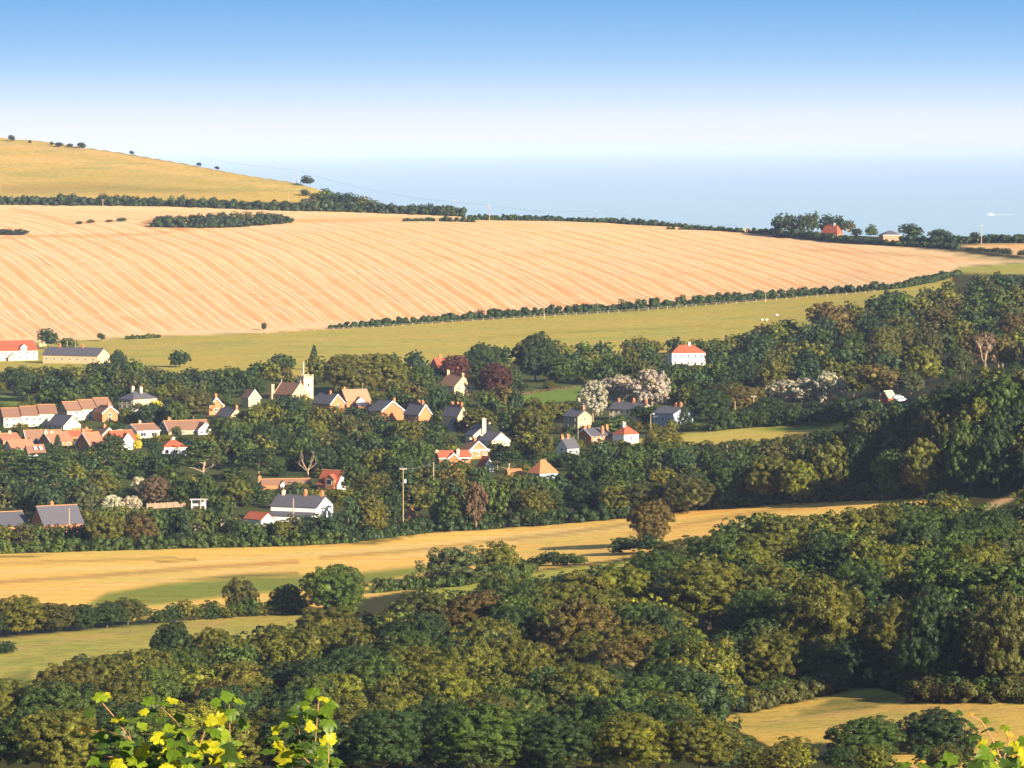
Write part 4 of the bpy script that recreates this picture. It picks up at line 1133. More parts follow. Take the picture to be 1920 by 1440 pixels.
KEEP += [(1085, 706, 1130, 745, 790), (1130, 696, 1258, 745, 770), (1442, 712, 1530, 745, 760), (1525, 694, 1588, 745, 762), (832, 672, 878, 702, 716), (905, 690, 952, 722, 745), (190, 925, 262, 945, 968), (248, 896, 272, 915, 925), (264, 896, 318, 932, 950), (1862, 936, 1890, 946, 952), (345, 830, 425, 880, 900),
         (990, 729, 1085, 752, 757), (1268, 820, 1340, 836, 840), (1330, 808, 1420, 824, 835), (1420, 798, 1500, 814, 825), (1500, 793, 1568, 805, 812), (-10, 737, 42, 756, 766),
         (1372, 1342, 1450, 1380, 1400), (1450, 1315, 1560, 1368, 1395), (1560, 1296, 1640, 1348, 1390), (1640, 1300, 1830, 1332, 1380), (1830, 1306, 1930, 1392, 1420),
         (1655, 1292, 1690, 1330, 1340), (-10, 1212, 60, 1276, 1300), (60, 1200, 200, 1232, 1270), (200, 1178, 300, 1215, 1240), (820, 1086, 890, 1104, 1112), (1000, 1066, 1060, 1072, 1080),
         (560, 843, 592, 893, 897), (366, 838, 400, 888, 892), (752, 880, 760, 1002, 1008), (270, 936, 378, 953, 956), (1655, 736, 1692, 750, 756), (1600, 746, 1660, 756, 760),
         (1845, 655, 1885, 688, 690)]

T1 = [(-60, 690), (0, 686), (50, 688), (150, 684), (200, 672), (225, 664), (262, 672), (300, 690), (400, 690), (440, 684), (480, 672), (560, 672), (600, 650), (640, 636), (700, 640), (740, 632), (800, 632), (850, 634), (900, 642), (960, 628), (1020, 626), (1080, 644), (1160, 628), (1220, 632), (1250, 630), (1340, 634), (1400, 622),
      (1440, 606), (1500, 592), (1560, 574), (1640, 550), (1700, 532), (1780, 512), (1860, 506), (2000, 502)]
T3 = [(-60, 1300), (0, 1288), (60, 1262), (140, 1226), (210, 1222), (285, 1205), (300, 1172), (400, 1176), (450, 1196), (520, 1160), (600, 1146), (690, 1150), (760, 1120), (800, 1085), (870, 1098), (900, 1072), (1000, 1076), (1100, 1062), (1180, 1048), (1240, 1026), (1300, 1004), (1345, 988), (1380, 968),
      (1440, 960), (1475, 968), (1510, 964), (1535, 954), (1580, 956), (1650, 946), (1690, 938), (1760, 922), (1920, 905), (2000, 900)]
def hill_top(u): return curve([(1540, 800), (1600, 772), (1660, 762), (1720, 752), (1760, 728), (1800, 708), (1850, 694), (1960, 682)], u)

def far_col(r):
    return r.choices(['dark green', 'mid green', 'olive', 'bluish green', 'brown-green', 'grey-green', 'russet', 'yellow-green'], [22, 28, 22, 12, 7, 3, 2, 4])[0]
def near_col(r):
    return r.choices(['olive', 'dark green', 'mid green', 'brown-green', 'grey-green', 'yellow-green', 'russet'], [38, 20, 28, 5, 4, 7, 1])[0]

# --- plants one can pick out
SP = []
def sp(u, v, w, h, pr, col, label, cat='tree', name=None, D=None, group=None):
    plant(u, v, w, h, pr, col, label, cat, group, name, D)
sp(22, 265, 14, 13, 'swept0', 'dark green', 'small wind-bent tree on the hill skyline, nearest the left edge')
sp(56, 268, 8, 6, 'bush0', 'brown-green', 'tiny low bush on the hill skyline between wind-bent trees', 'bush', 'bush')
sp(97, 272, 8, 7, 'bush1', 'dark green', 'tiny dark bush left of the bush cluster on the hill skyline', 'bush', 'bush')
sp(111, 275, 16, 9, 'bush2', 'dark green', 'low spreading bush on the hill skyline, middle of a cluster', 'bush', 'bush')
sp(131, 276, 13, 8, 'bush3', 'dark green', 'low bush just left of the twin-crowned skyline tree', 'bush', 'bush')
sp(153, 278, 18, 12, 'swept2', 'dark green', 'twin-crowned wind-bent little tree on the hill skyline')
sp(247, 290, 11, 8, 'swept1', 'dark green', 'lone wind-bent thorn tree halfway down the hill skyline')
sp(373, 311, 10, 7, 'bush0', 'dark green', 'lone small bush on the skyline where the sea begins', 'bush', 'bush')
sp(407, 318, 10, 7, 'swept2', 'dark green', 'small leaning bush left of the low skyline hedge', 'bush', 'bush')
sp(575, 347, 28, 18, 'bush1', 'dark green', 'dark wind-cut thorn beside the pole on the skyline against the sea')
for k, (u, v, w_, h_) in enumerate([(572, 368, 20, 14), (590, 376, 26, 16), (610, 382, 34, 30), (632, 385, 36, 26), (655, 388, 38, 28), (680, 392, 38, 26), (700, 396, 36, 22), (722, 398, 30, 14)]):
    sp(u, v, w_, h_, 'mid%d' % (k % 6), ['dark green', 'olive', 'mid green', 'bluish green'][k % 4], None, group='clump at the foot of the hill by the sea')
for k, (u, v, w_, h_) in enumerate([(752, 396, 14, 12), (766, 396, 16, 12), (788, 400, 24, 18), (806, 402, 26, 22), (828, 404, 24, 20), (846, 404, 22, 18), (858, 404, 18, 16)]):
    sp(u, v, w_, h_, ['loose1', 'mid2', 'loose2', 'mid4'][k % 4], ['dark green', 'bluish green', 'grey-green'][k % 3], None, group='small trees against the sea')
for k, (u, v, w_, h_) in enumerate([(298, 420, 20, 17), (316, 422, 28, 20), (342, 420, 24, 18), (366, 423, 34, 24), (392, 424, 32, 26), (414, 424, 34, 28), (440, 422, 32, 26), (464, 421, 32, 26), (488, 420, 32, 25), (512, 418, 28, 19), (532, 416, 26, 13)]):
    sp(u, v, w_, h_, 'mid%d' % (k % 6), ['dark green', 'mid green', 'olive', 'dark green', 'bluish green'][k % 5], None, group='copse islanded in the stubble')
for k, (u, v, w_, h_) in enumerate([(149, 420, 15, 6), (170, 418, 16, 7), (205, 416, 16, 5), (228, 415, 20, 8), (8, 440, 40, 12), (38, 440, 34, 11)]):
    sp(u, v, w_, h_, 'bush%d' % (k % 4), ['olive', 'mid green'][k % 2] if k < 4 else 'dark green', None, 'bush', 'bush', group='bushes on the far stubble')
for k, (u, v, w_, h_) in enumerate([(1460, 442, 32, 42), (1482, 444, 36, 46), (1506, 444, 36, 46), (1524, 440, 26, 46), (1548, 438, 34, 38), (1572, 438, 34, 36), (1592, 441, 28, 30), (1606, 446, 24, 20)]):
    sp(u, v, w_, h_, ['cone0', 'mid1', 'cone1', 'mid3', 'near2', 'cone0', 'mid5', 'mid2'][k], ['dark green', 'bluish green', 'dark green', 'mid green', 'dark green', 'dark green', 'brown-green', 'dark green'][k], None, group='clump round the red-roofed coast house')
sp(1634, 445, 23, 24, 'bush1', 'mid green', 'clipped dome-shaped tree between the two coast houses')
sp(1708, 448, 52, 30, 'swept1', 'dark green', 'broad wind-cut tree right of the coast bungalow, the larger of two')
sp(1762, 452, 50, 24, 'swept2', 'dark green', 'lower wind-cut tree, second to the right of the coast bungalow')
sp(1828, 450, 22, 16, 'bush2', 'dark green', 'round dark bush left of the coast pole', 'bush', 'bush')
for k, (u, v, w_, h_) in enumerate([(1818, 470, 22, 7), (1838, 472, 26, 9), (1856, 474, 24, 9), (1868, 476, 18, 14), (1886, 478, 26, 14), (1918, 480, 22, 12)]):
    sp(u, v, w_, h_, 'bush%d' % (k % 4), 'dark green', None, 'bush', 'bush', group='bushes along the lane by the far stubble')
for k, (u, v, w_, h_) in enumerate([(1790, 452, 30, 12), (1812, 453, 26, 10), (1858, 452, 34, 14), (1884, 452, 34, 12), (1914, 452, 36, 14)]):
    sp(u, v, w_, h_, 'bush%d' % (k % 4), ['dark green', 'mid green'][k % 2], None, 'bush', 'bush', group='low coastal scrub')
sp(495, 619, 11, 15, 'mid0', 'dark green', 'lone little round tree at the bottom edge of the stubble')
sp(190, 638, 17, 15, 'swept0', 'dark green', 'small leaning bush on the stubble edge right of the cottage', 'bush', 'bush')
sp(90, 652, 44, 38, 'swept1', 'dark green', 'large dark tree rising behind the left end of the long stone cottage')
sp(128, 656, 40, 24, 'bush2', 'mid green', 'green bushy tree behind the middle of the long stone cottage')
sp(222, 690, 30, 34, 'mid2', 'bluish green', 'dark blue-green tree at the right end of the long stone cottage')
sp(336, 690, 40, 34, 'mid3', 'dark green', 'round dark tree standing up alone against the pasture above the village')
sp(528, 700, 50, 38, 'mid1', 'dark green', 'dark round tree against the pasture, up left of the church tower')
sp(589, 694, 24, 48, 'cone0', 'bluish green', 'pointed dark conifer standing above the church flagpole')
sp(537, 712, 26, 26, 'loose0', 'russet', 'russet-leaved small tree behind the church nave')
sp(855, 716, 54, 52, 'near0', 'copper-red', 'copper-red beech above the tall cream stone house')
sp(930, 745, 62, 66, 'near1', 'copper-red', 'darker copper-red tree right of the tall cream stone house')
sp(905, 702, 60, 62, 'near3', 'dark green', 'tall dark tree behind the two copper-red trees')
sp(1003, 716, 80, 90, 'near4', 'dark green', 'tallest dark tree standing up into the pasture, mid picture')
sp(820, 778, 44, 62, 'bush0', 'bluish green', 'smooth blue-green conifer mass left of the copper-red trees')
sp(840, 790, 30, 38, 'bush3', 'bluish green', 'smaller smooth conifer above the grey shed')
sp(655, 742, 110, 78, 'near5', 'olive', 'broad layered cedar-like tree up right of the church tower')
sp(715, 738, 92, 74, 'near2', 'olive', 'second broad layered tree, right of the one beside the church')
sp(966, 800, 34, 78, 'loose1', 'bluish green', 'blue-green tree between copper-red tree and silvery trees')
sp(1000, 832, 76, 86, 'near6', 'olive', 'tall olive tree left of the grey stone house, gold sprays low down')
sp(900, 808, 66, 44, 'mid4', 'olive', 'olive round tree right behind the cream house')
for k, (u, v, w_, h_) in enumerate([(1112, 792, 64, 82), (1140, 762, 44, 58), (1168, 764, 66, 66), (1222, 770, 84, 80), (1196, 768, 50, 46)]):
    sp(u, v, w_, h_, ['loose0', 'loose1', 'loose2', 'loose0', 'loose1'][k], 'pale silvery', ['leftmost silvery tree, above the grey stone house', 'thin silvery tree, second from the left in the row', 'silvery tree behind the left end of the long white house', 'biggest silvery tree, at the right end of the row', 'short silvery tree straight behind the long white house'][k], group='silvery trees above the hamlet')
for k, (u, v, w_, h_) in enumerate([(1468, 760, 64, 50), (1508, 764, 74, 60), (1556, 762, 74, 70)]):
    sp(u, v, w_, h_, 'loose%d' % k, 'pale silvery', ['leftmost pale-flecked tree in the right-hand valley', 'middle pale-flecked tree in the right-hand valley', 'greyer pale-flecked tree nearest the red shed'][k], group='pale trees in the right-hand valley')
sp(1616, 775, 40, 20, 'bush1', 'brown-green', 'low brown bush left of the lane by the red shed', 'bush', 'bush')
for k, (u, v, w_, h_, c_) in enumerate([(1330, 790, 86, 62, 'dark green'), (1395, 778, 78, 56, 'russet'), (1440, 790, 70, 44, 'dark green'), (1362, 770, 74, 58, 'brown-green')]):
    sp(u, v, w_, h_, 'near%d' % k, c_, ['dark round tree right of the blue-shaded house', 'russet-topped round tree above the strip field', 'dark bushy tree at the strip field hedge', 'brown-green tree behind the russet-topped one'][k])
for k in range(9):
    u = 1340 + k * 30
    sp(u, 802 - k * 1.4, 40, 30 + (k % 3) * 4, 'bush%d' % (k % 4), ['dark green', 'mid green'][k % 2], None, 'bush', 'bush', group='hedge bushes along the top of the strip field')
# red-topped trees of the far wood, with pale stems
for k, (u, v, w_, h_, c_, lb) in enumerate([
    (1560, 640, 96, 78, 'russet', 'big russet-topped tree on the left shoulder of the far wood'), (1655, 690, 70, 80, 'olive', 'rounded olive tree low in the far wood, lit on top'),
    (1600, 700, 84, 76, 'mid green', 'mid green tree below the big russet-topped one'), (1765, 642, 90, 70, 'russet', 'russet tree high in the far wood'),
    (1800, 712, 48, 62, 'grey-green', 'egg-shaped grey-green tree by the bare stems'), (1740, 690, 56, 72, 'brown-green', 'brown-green tree left of the egg-shaped grey-green one'),
    (1848, 690, 66, 72, 'pinkish brown', 'pinkish tree on bare pale stems at the far wood foot'), (1885, 695, 54, 70, 'russet', 'russet tree right of the pinkish one on bare stems'),
    (1895, 655, 56, 72, 'russet', 'tall russet tree near the right edge of the far wood'), (1650, 740, 88, 62, 'russet', 'russet wind-cut tree above the red shed'),
    (1600, 745, 70, 70, 'olive', 'olive wind-cut tree left of the russet one above the red shed'), (1708, 738, 56, 44, 'grey-green', 'small grey-green tree right of the red shed')]):
    sp(u, v, w_, h_, ['swept0', 'near1', 'near2', 'swept1', 'near3', 'near4', 'loose2', 'swept2', 'near0', 'swept0', 'swept1', 'mid3'][k], c_, lb)
sp(1627, 590, 18, 30, 'cone0', 'grey-green', 'left of two pale pointed conifers on the far wood skyline')
sp(1645, 594, 22, 32, 'cone1', 'grey-green', 'right of two pale pointed conifers on the far wood skyline')
# village gardens
sp(291, 764, 24, 14, 'bush0', 'bright yellow', 'bright yellow bush in front of the hipped slate house', 'bush', 'bush')
sp(302, 758, 30, 40, 'loose1', 'yellow-green', 'yellow-green tree right of the hipped slate house')
sp(362, 786, 74, 56, 'near2', 'brown-green', 'broad dark dome tree between the hipped house and the orange gable')
sp(258, 824, 13, 12, 'bush1', 'bright yellow', 'small golden bush below the big white window', 'bush', 'bush')
sp(258, 843, 17, 20, 'bush2', 'bright yellow', 'taller golden bush beside the red car', 'bush', 'bush')
sp(291, 858, 33, 36, 'bush3', 'bluish green', 'smooth dome-shaped dark green bush left of the white bungalow', 'bush', 'bush')
sp(331, 822, 24, 24, 'bush0', 'grey-green', 'grey-green ball bush in front of the long brown bungalow', 'bush', 'bush')
sp(310, 826, 30, 12, 'bush1', 'yellow-green', 'low yellow-green hedge bush under the long brown bungalow', 'bush', 'bush')
sp(350, 828, 38, 14, 'bush2', 'mid green', 'clipped green hedge bush right of the grey-green ball bush', 'bush', 'bush')
sp(68, 828, 16, 18, 'bush3', 'yellow-green', 'yellow-green bush between two pink roofs', 'bush', 'bush')
sp(108, 850, 26, 36, 'cone1', 'bluish green', 'dark conifer in front of the pink roof with pale gable')
sp(212, 850, 44, 38, 'mid3', 'dark green', 'dark round tree in front of the red brick house with the long bargeboard')
sp(430, 845, 82, 66, 'near0', 'mid green', 'big green tree below the slate-roofed stone cottage')
sp(505, 862, 80, 72, 'near3', 'dark green', 'big dark green tree right of the one below the stone cottage')
sp(590, 836, 50, 48, 'near5', 'yellow-green', 'sunlit yellow-green tree straight below the church tower')  # sunlight on this crown is put into its yellow-green
sp(700, 745, 44, 14, 'bush1', 'yellow-green', 'low yellow hedge bush by the tan-roofed bungalow', 'bush', 'bush')
sp(1255, 858, 66, 36, 'mid2', 'mid green', 'spreading bushy tree at the left tip of the strip field')
sp(1242, 858, 72, 56, 'near4', 'olive', 'large rounded tree between the white bungalow and the strip field')
sp(1196, 862, 50, 30, 'mid5', 'dark green', 'dark tree in front of the white bungalow')
sp(1212, 790, 60, 32, 'mid0', 'dark green', 'dark bushy tree at the foot of the lamp pole')
sp(1215, 768, 12, 12, 'bush0', 'bright yellow', 'yellow bush against the gable of the long white house', 'bush', 'bush')
sp(1283, 800, 34, 42, 'cone1', 'bluish green', 'dark pointed tree in front of the blue-shaded house')
sp(1300, 805, 60, 16, 'bush3', 'mid green', 'low bush at the top left of the strip field', 'bush', 'bush')
# layered pines on the left
for k, (u, v, w_, h_, lb) in enumerate([(62, 935, 150, 84, 'broad flat-tiered pine in the lower left wood, the biggest one'), (12, 915, 90, 70, 'flat-tiered pine cut by the left edge'), (383, 900, 100, 76, 'flat-tiered pine with bare forked pinkish trunk below the white bungalow'),
                                         (198, 892, 64, 66, 'flat-tiered pine with pinkish bare stems below the pink roofs'), (485, 905, 96, 66, 'dark spreading pine left of the dead tree'), (440, 925, 80, 50, 'low tangled pine between the forked pine and the dead tree'), (955, 888, 76, 44, 'flat-tiered pine right of the small white gable')]):
    sp(u, v, w_, h_, 'pine%d' % (k % 2), ['dark green', 'mid green', 'mid green', 'dark green', 'dark green', 'mid green', 'dark green'][k], lb, 'pine tree', 'pine_tree')
sp(212, 968, 48, 42, 'loose0', 'cream-tipped', 'cream-tipped bush behind the tree belt, left one of three', 'bush', 'blossom_bush')
sp(246, 966, 44, 40, 'loose1', 'cream-tipped', 'cream-tipped bush behind the tree belt, middle one of three', 'bush', 'blossom_bush')
sp(262, 925, 36, 34, 'loose2', 'cream-tipped', 'cream-tipped bush behind the tree belt, highest of three', 'bush', 'blossom_bush')
sp(291, 950, 58, 58, 'near6', 'pinkish brown', 'round brown twiggy bush beside the cream-tipped bushes', 'bush', 'bush')
sp(640, 948, 62, 36, 'bush0', 'yellow-green', 'bright green hedge bush right of the long white house', 'bush', 'bush')
sp(705, 945, 56, 18, 'bush1', 'dark green', 'low dark clipped bush in a shaded gap right of the red house', 'bush', 'bush')
sp(700, 935, 70, 52, 'near1', 'olive', 'olive round tree right of the steep red-roofed house')
# brown crown within the belt
sp(893, 994, 44, 98, 'loose2', 'pinkish brown', 'slender reddish-brown tree in the belt above the straw field')
sp(1105, 968, 92, 66, 'near2', 'dark green', 'dark round tree at the straw field edge, right part of the belt')
sp(1210, 964, 96, 62, 'near5', 'brown-green', 'large grey-brown dome beside the straw field')
sp(1290, 962, 90, 72, 'near6', 'brown-green', 'brown-green dome next to the grey-brown one along the straw field')
sp(1370, 950, 84, 92, 'near0', 'dark green', 'tall dark tree above the narrow end of the straw field')
sp(1450, 944, 92, 96, 'near3', 'olive', 'large olive tree just left of the deep shade')
sp(1500, 944, 70, 84, 'near1', 'yellow-green', 'yellow-lit tree on the edge of the deep shade')
# between straw field and near wood
sp(1222, 1020, 84, 82, 'near4', 'russet', 'brown-leaved round tree at the edge of the straw field, right of centre')
sp(1170, 1036, 62, 32, 'bush0', 'dark green', 'dark bush at the foot of the brown-leaved tree, left one', 'bush', 'bush')
sp(1216, 1036, 60, 36, 'bush1', 'dark green', 'dark bush under the brown-leaved tree, right one', 'bush', 'bush')
sp(932, 1080, 80, 68, 'bush2', 'olive', 'olive tree beside the grey-green bush on the straw field edge')
sp(848, 1094, 124, 74, 'bush0', 'grey-green', 'broad grey-green bushy dome on the straw field edge')
sp(628, 1156, 122, 100, 'near1', 'mid green', 'big round dark green tree standing over the straw field')
sp(450, 1152, 66, 72, 'near3', 'brown-green', 'brownish gnarled tree left of the big round one by the straw field')
sp(540, 1152, 62, 58, 'near6', 'mid green', 'middling green tree between the gnarled and the big round one')
for k, (u, v, w_, h_) in enumerate([(35, 1190, 110, 76), (100, 1186, 84, 58), (150, 1182, 74, 50), (200, 1176, 78, 50), (240, 1170, 70, 48), (268, 1158, 34, 24), (-20, 1196, 60, 60)]):
    sp(u, v, w_, h_, 'near%d' % (k % 7) if h_ > 45 else 'bush1', ['olive', 'brown-green', 'dark green', 'dark green', 'brown-green', 'mid green', 'dark green'][k], None, 'bush', 'bush', group='bushes between straw field and lower meadow')
for k in range(12):
    u = 300 + k * 24
    sp(u, curve([(280, 1168), (560, 1152)], u), 44, 26 + (k * 7 % 5) * 4, 'bush%d' % (k % 4), ['mid green', 'dark green', 'olive'][k % 3], None, 'bush', 'bush', group='bushes between straw field and lower meadow')
for k in range(7):
    u = 985 + k * 17
    sp(u, 1062 - k * .6, 32, [14, 18, 26, 32, 24, 22, 18][k], 'bush%d' % (k % 4), ['mid green', 'dark green'][k % 2], None, 'bush', 'bush', group='low hedge bushes left of the brown-leaved tree')
sp(10, 1226, 44, 26, 'bush2', 'dark green', 'dark bush on the lower meadow at the left edge', 'bush', 'bush')
sp(322, 1262, 84, 96, 'near2', 'dark green', 'dark tree standing up into the lower meadow, left one of the pair')
sp(400, 1262, 76, 86, 'near5', 'olive', 'right-hand tree of the pair standing up into the lower meadow')
sp(615, 1252, 150, 118, 'near0', 'olive', 'broad sunlit dome below the big round tree by the straw field')
sp(892, 1224, 140, 114, 'near4', 'russet', 'russet-tinged dome in the near wood below the grey-green bush')
sp(1090, 1262, 150, 140, 'near6', 'russet', 'large russet-olive dome in the middle of the near wood')
sp(1330, 1180, 170, 130, 'near1', 'yellow-green', 'sunlit yellow-green dome in the near wood, below the brown-leaved tree')
sp(1545, 1250, 190, 180, 'near3', 'olive', 'huge olive dome left of the dark hollow in the near wood')
sp(1420, 1235, 130, 130, 'near5', 'mid green', 'mid green dome touching the left side of the huge olive one')
sp(1445, 1296, 130, 112, 'near4', 'olive', 'olive dome low in the near wood, just above the left end of the clearing')
sp(1525, 1290, 120, 96, 'near0', 'mid green', 'mid green dome directly above the middle of the clearing')
sp(1596, 1278, 84, 86, 'near2', 'dark green', 'dark dome on the left lip of the dark hollow')
sp(1290, 1290, 110, 110, 'near2', 'yellow-green', 'yellowish dome low in the near wood, left of the clearing')
sp(1040, 1310, 90, 60, 'near0', 'grey-green', 'pale grey-green small dome low in the near wood')
sp(835, 1462, 110, 76, 'near3', 'grey-green', 'pale grey-green dome cut by the bottom edge between the maple shoots', D=742)
sp(1625, 1436, 150, 92, 'near4', 'mid green', 'bright-topped dome below the clearing, left one', D=752)
sp(1755, 1432, 150, 106, 'near6', 'dark green', 'dark dome below the clearing behind the blurred maple leaves', D=752)
sp(1745, 1302, 120, 205, 'near6', 'dark green', 'tall dark tree on the right-hand side of the dark hollow')
sp(1890, 1306, 120, 200, 'near1', 'brown-green', 'tall brown-green tree at the right edge above the clearing')
for k in range(9):
    u = 1715 + k * 26
    sp(u, 1310 + (k % 2) * 2, 54, 38 + (k * 5 % 4) * 6, 'bush%d' % (k % 4), ['dark green', 'brown-green', 'mid green'][k % 3], None, 'bush', 'bush', group='bushes along the top of the clearing')
for k in range(8):
    u = 1380 + k * 27
    sp(u, curve([(1380, 1328), (1480, 1310), (1600, 1286)], u), 52, 34 + (k * 5 % 4) * 5, 'bush%d' % ((k + 1) % 4), ['mid green', 'olive', 'dark green'][k % 3], None, 'bush', 'bush', group='bushes along the top of the clearing')

N_SPECIAL = len(PLANTS)

# --- the rest of the woods, filled row by row
SUNH = Vector((sin(SUN_AZ), -cos(SUN_AZ), 0)); SUNK = 1 / tan(SUN_EL)
def house_light(p):
    """gardens are kept low on the sunny side of the houses"""
    s = F / p['D']; b = ray(p['u'], p['v'], p['D'])
    for h_ in HOUSES:
        c = h_['root'].location
        dx, dy = b.x - c.x, b.y - c.y
        t = dx * SUNH.x + dy * SUNH.y; lat = abs(dx * SUNH.y - dy * SUNH.x)
        if 0 < t < 42 and lat < 7 + p['w'] / s * .4:
            p['h'] = min(p['h'], (t / SUNK + h_['hw'] * .6 + 2.2) * s)
def fits(p):
    """shrink a plant until it hides nothing that must show; False when there is no room"""
    for (u0, v0, u1, v1, vb) in KEEP:
        if p['v'] <= vb + 1: continue
        hw_ = p['w'] * .42
        if p['u'] + hw_ < u0 or p['u'] - hw_ > u1: continue
        if p['v'] - p['h'] >= v1 - 2: continue
        p['h'] = min(p['h'], p['v'] - v1 + 2)
    return p['h']
def free_base(u, v):
    for (u0, u1, v0, v1) in FOOT:
        if u0 < u < u1 and v0 < v < v1: return False
    return not on_field(u, v)

def fill(T, v_lo, v_hi, u_lo, u_hi, colf, zone, hm=(9.5, 12.5), wm=(10, 12.5), ku=.80, kv=4.1, inside=None):
    r = random.Random(hash(zone) % 1 + len(zone) * 31)
    v = v_lo
    while v < v_hi:
        u = u_lo + r.uniform(0, 40)
        s_row = 4
        while u < u_hi:
            s = ppm(u, v); s_row = s
            w_ = r.uniform(*wm) * s; h_ = r.uniform(*hm) * s
            uu = u + r.uniform(-.18, .18) * w_; vv = v + r.uniform(-.35, .35) * kv * s
            u += w_ * ku
            if inside and not inside(uu, vv): continue
            if not free_base(uu, vv): continue
            top = curve(T, uu)
            if vv - top < .30 * h_: continue
            h_ = min(h_, vv - top + r.uniform(-3, 3) * s * .25)
            if any(abs(q['u'] - uu) < .34 * (q['w'] + w_) * .8 and abs(q['v'] - vv) < 2.4 * s for q in PLANTS[:N_SPECIAL]): continue
            col_ = colf(r)
            sm = zone != 'near'
            big = h_ > 6.3 * s
            pr = (('near%d' % r.randrange(7)) if not sm else ('mid%d' % r.randrange(6))) if big else 'bush%d' % r.randrange(4)
            if uu > 1290 and vv > 1325: pr = 'bush%d' % r.randrange(4)
            elif big and r.random() < .14: pr = 'loose%d' % r.randrange(3)
            if zone == 'farwood' and r.random() < .35 and big: pr = 'swept%d' % r.randrange(3)
            p = dict(u=uu, v=vv, w=w_, h=h_, proto=pr, col=col_, label=None, cat=None, group=None, name=None, D=dist(uu, vv), always=False, zone=zone)
            if zone == 'village': house_light(p)
            h1 = fits(p)
            if h1 < 1.3 * s: continue
            if h1 < 6.0 * s:
                p['w'] = min(p['w'], max(h1 * 1.7, 4.5 * s)); p['proto'] = 'bush%d' % r.randrange(4)
            p['w'] = min(p['w'], p['h'] * 1.45)
            PLANTS.append(p)
        v += kv * s_row
def in_village(u, v):
    if u > 1560 and v > 920: return False
    if v > curve(BELT, u) - 3: return False
    if u > 1545: return v < 748 + max(0, (1600 - u) * .8)
    return True
fill(T1, 652, 1034, -190, 1400, far_col, 'village', inside=in_village)
fill(T1, 560, 780, 1380, 2170, far_col, 'farwood', inside=lambda u, v: v < (755 if u < 1760 else 715), hm=(12, 16), wm=(12.5, 17))
fill([(1300, 826), (1480, 818), (1560, 806), (1600, 784), (2000, 784)], 800, 940, 1400, 1600, near_col, 'valley', inside=in_village, hm=(10, 13))
HT = [(1500, 800), (1560, 792), (1600, 772), (1660, 762), (1720, 752), (1760, 728), (1800, 708), (1850, 694), (1960, 682), (2000, 678)]
fill(T1, 690, 772, 1540, 2170, far_col, 'farwood', hm=(4.0, 7), wm=(6, 9), ku=.9, kv=3.2, inside=lambda u, v: v < (772 if u < 1700 else 722))
def spur_shade_col(r):
    return r.choices(['dark green', 'mid green', 'olive', 'brown-green'], [46, 30, 18, 6])[0]  # mostly dark greens, to put the spur's deep shade into leaf colour
fill(HT, 764, 942, 1548, 2170, spur_shade_col, 'spur', hm=(15, 19), wm=(11, 15), kv=3.2)
fill(T1, 690, 1000, -60, 1340, far_col, 'village', inside=in_village, hm=(3.0, 5.5), wm=(4.5, 7.5), ku=1.05, kv=3.3)
def in_near(u, v):
    if 1630 < u < 1690 and 1190 < v < 1300: return False       # the hollow
    if v < 1300 and u < 290: return v > curve([(-60, 1330), (0, 1310), (120, 1270), (290, 1236)], u)
    return True
fill(T3, 990, 1446, -190, 2170, near_col, 'near', hm=(11.5, 14.5), wm=(12, 17), inside=in_near, ku=.62, kv=3.2)
# trees whose feet are below the frame
r_ = random.Random(5)
for D in (728, 702, 676, 650):
    u = -190
    while u < 2170:
        s = F / D; w_ = r_.uniform(14, 19) * s; uu = u + r_.uniform(-20, 20); u += w_ * .74
        vb_ = proj((0, D, dlow(D) - .4))[1]
        h_ = r_.uniform(8.5, 12) * s
        if 1320 < uu < 1990: h_ = min(h_, vb_ - (1395 if uu < 1800 else 1412))
        if h_ < 3.5 * s: continue
        w_ = min(w_, h_ * 1.4)
        p = dict(u=uu, v=vb_, w=w_, h=h_, proto='near%d' % r_.randrange(7), col=near_col(r_), label=None, cat=None, group=None, name=None, D=D, always=False, zone='near')
        PLANTS.append(p)
# the front row of the belt, on bare stems
r_ = random.Random(8)
u = -190
while u < 1000:
    s = ppm(u, 1020); w_ = r_.uniform(7.0, 10) * s
    vb_ = curve(BELT, u) - 6 - r_.uniform(0, 5)
    h_ = r_.uniform(11.5, 14) * s * (1.0 if u < 700 else 1.15)
    p = dict(u=u, v=vb_, w=w_, h=h_, proto='belt%d' % r_.randrange(3), col=r_.choice(['dark green', 'mid green', 'mid green', 'olive', 'bluish green', 'brown-green']), label=None, cat=None, group='row of trees along the straw field', name=None, D=dist(u, vb_), always=False, zone='belt')
    h1 = fits(p)
    if h1 > 3 * s: PLANTS.append(p)
    u += w_ * .5

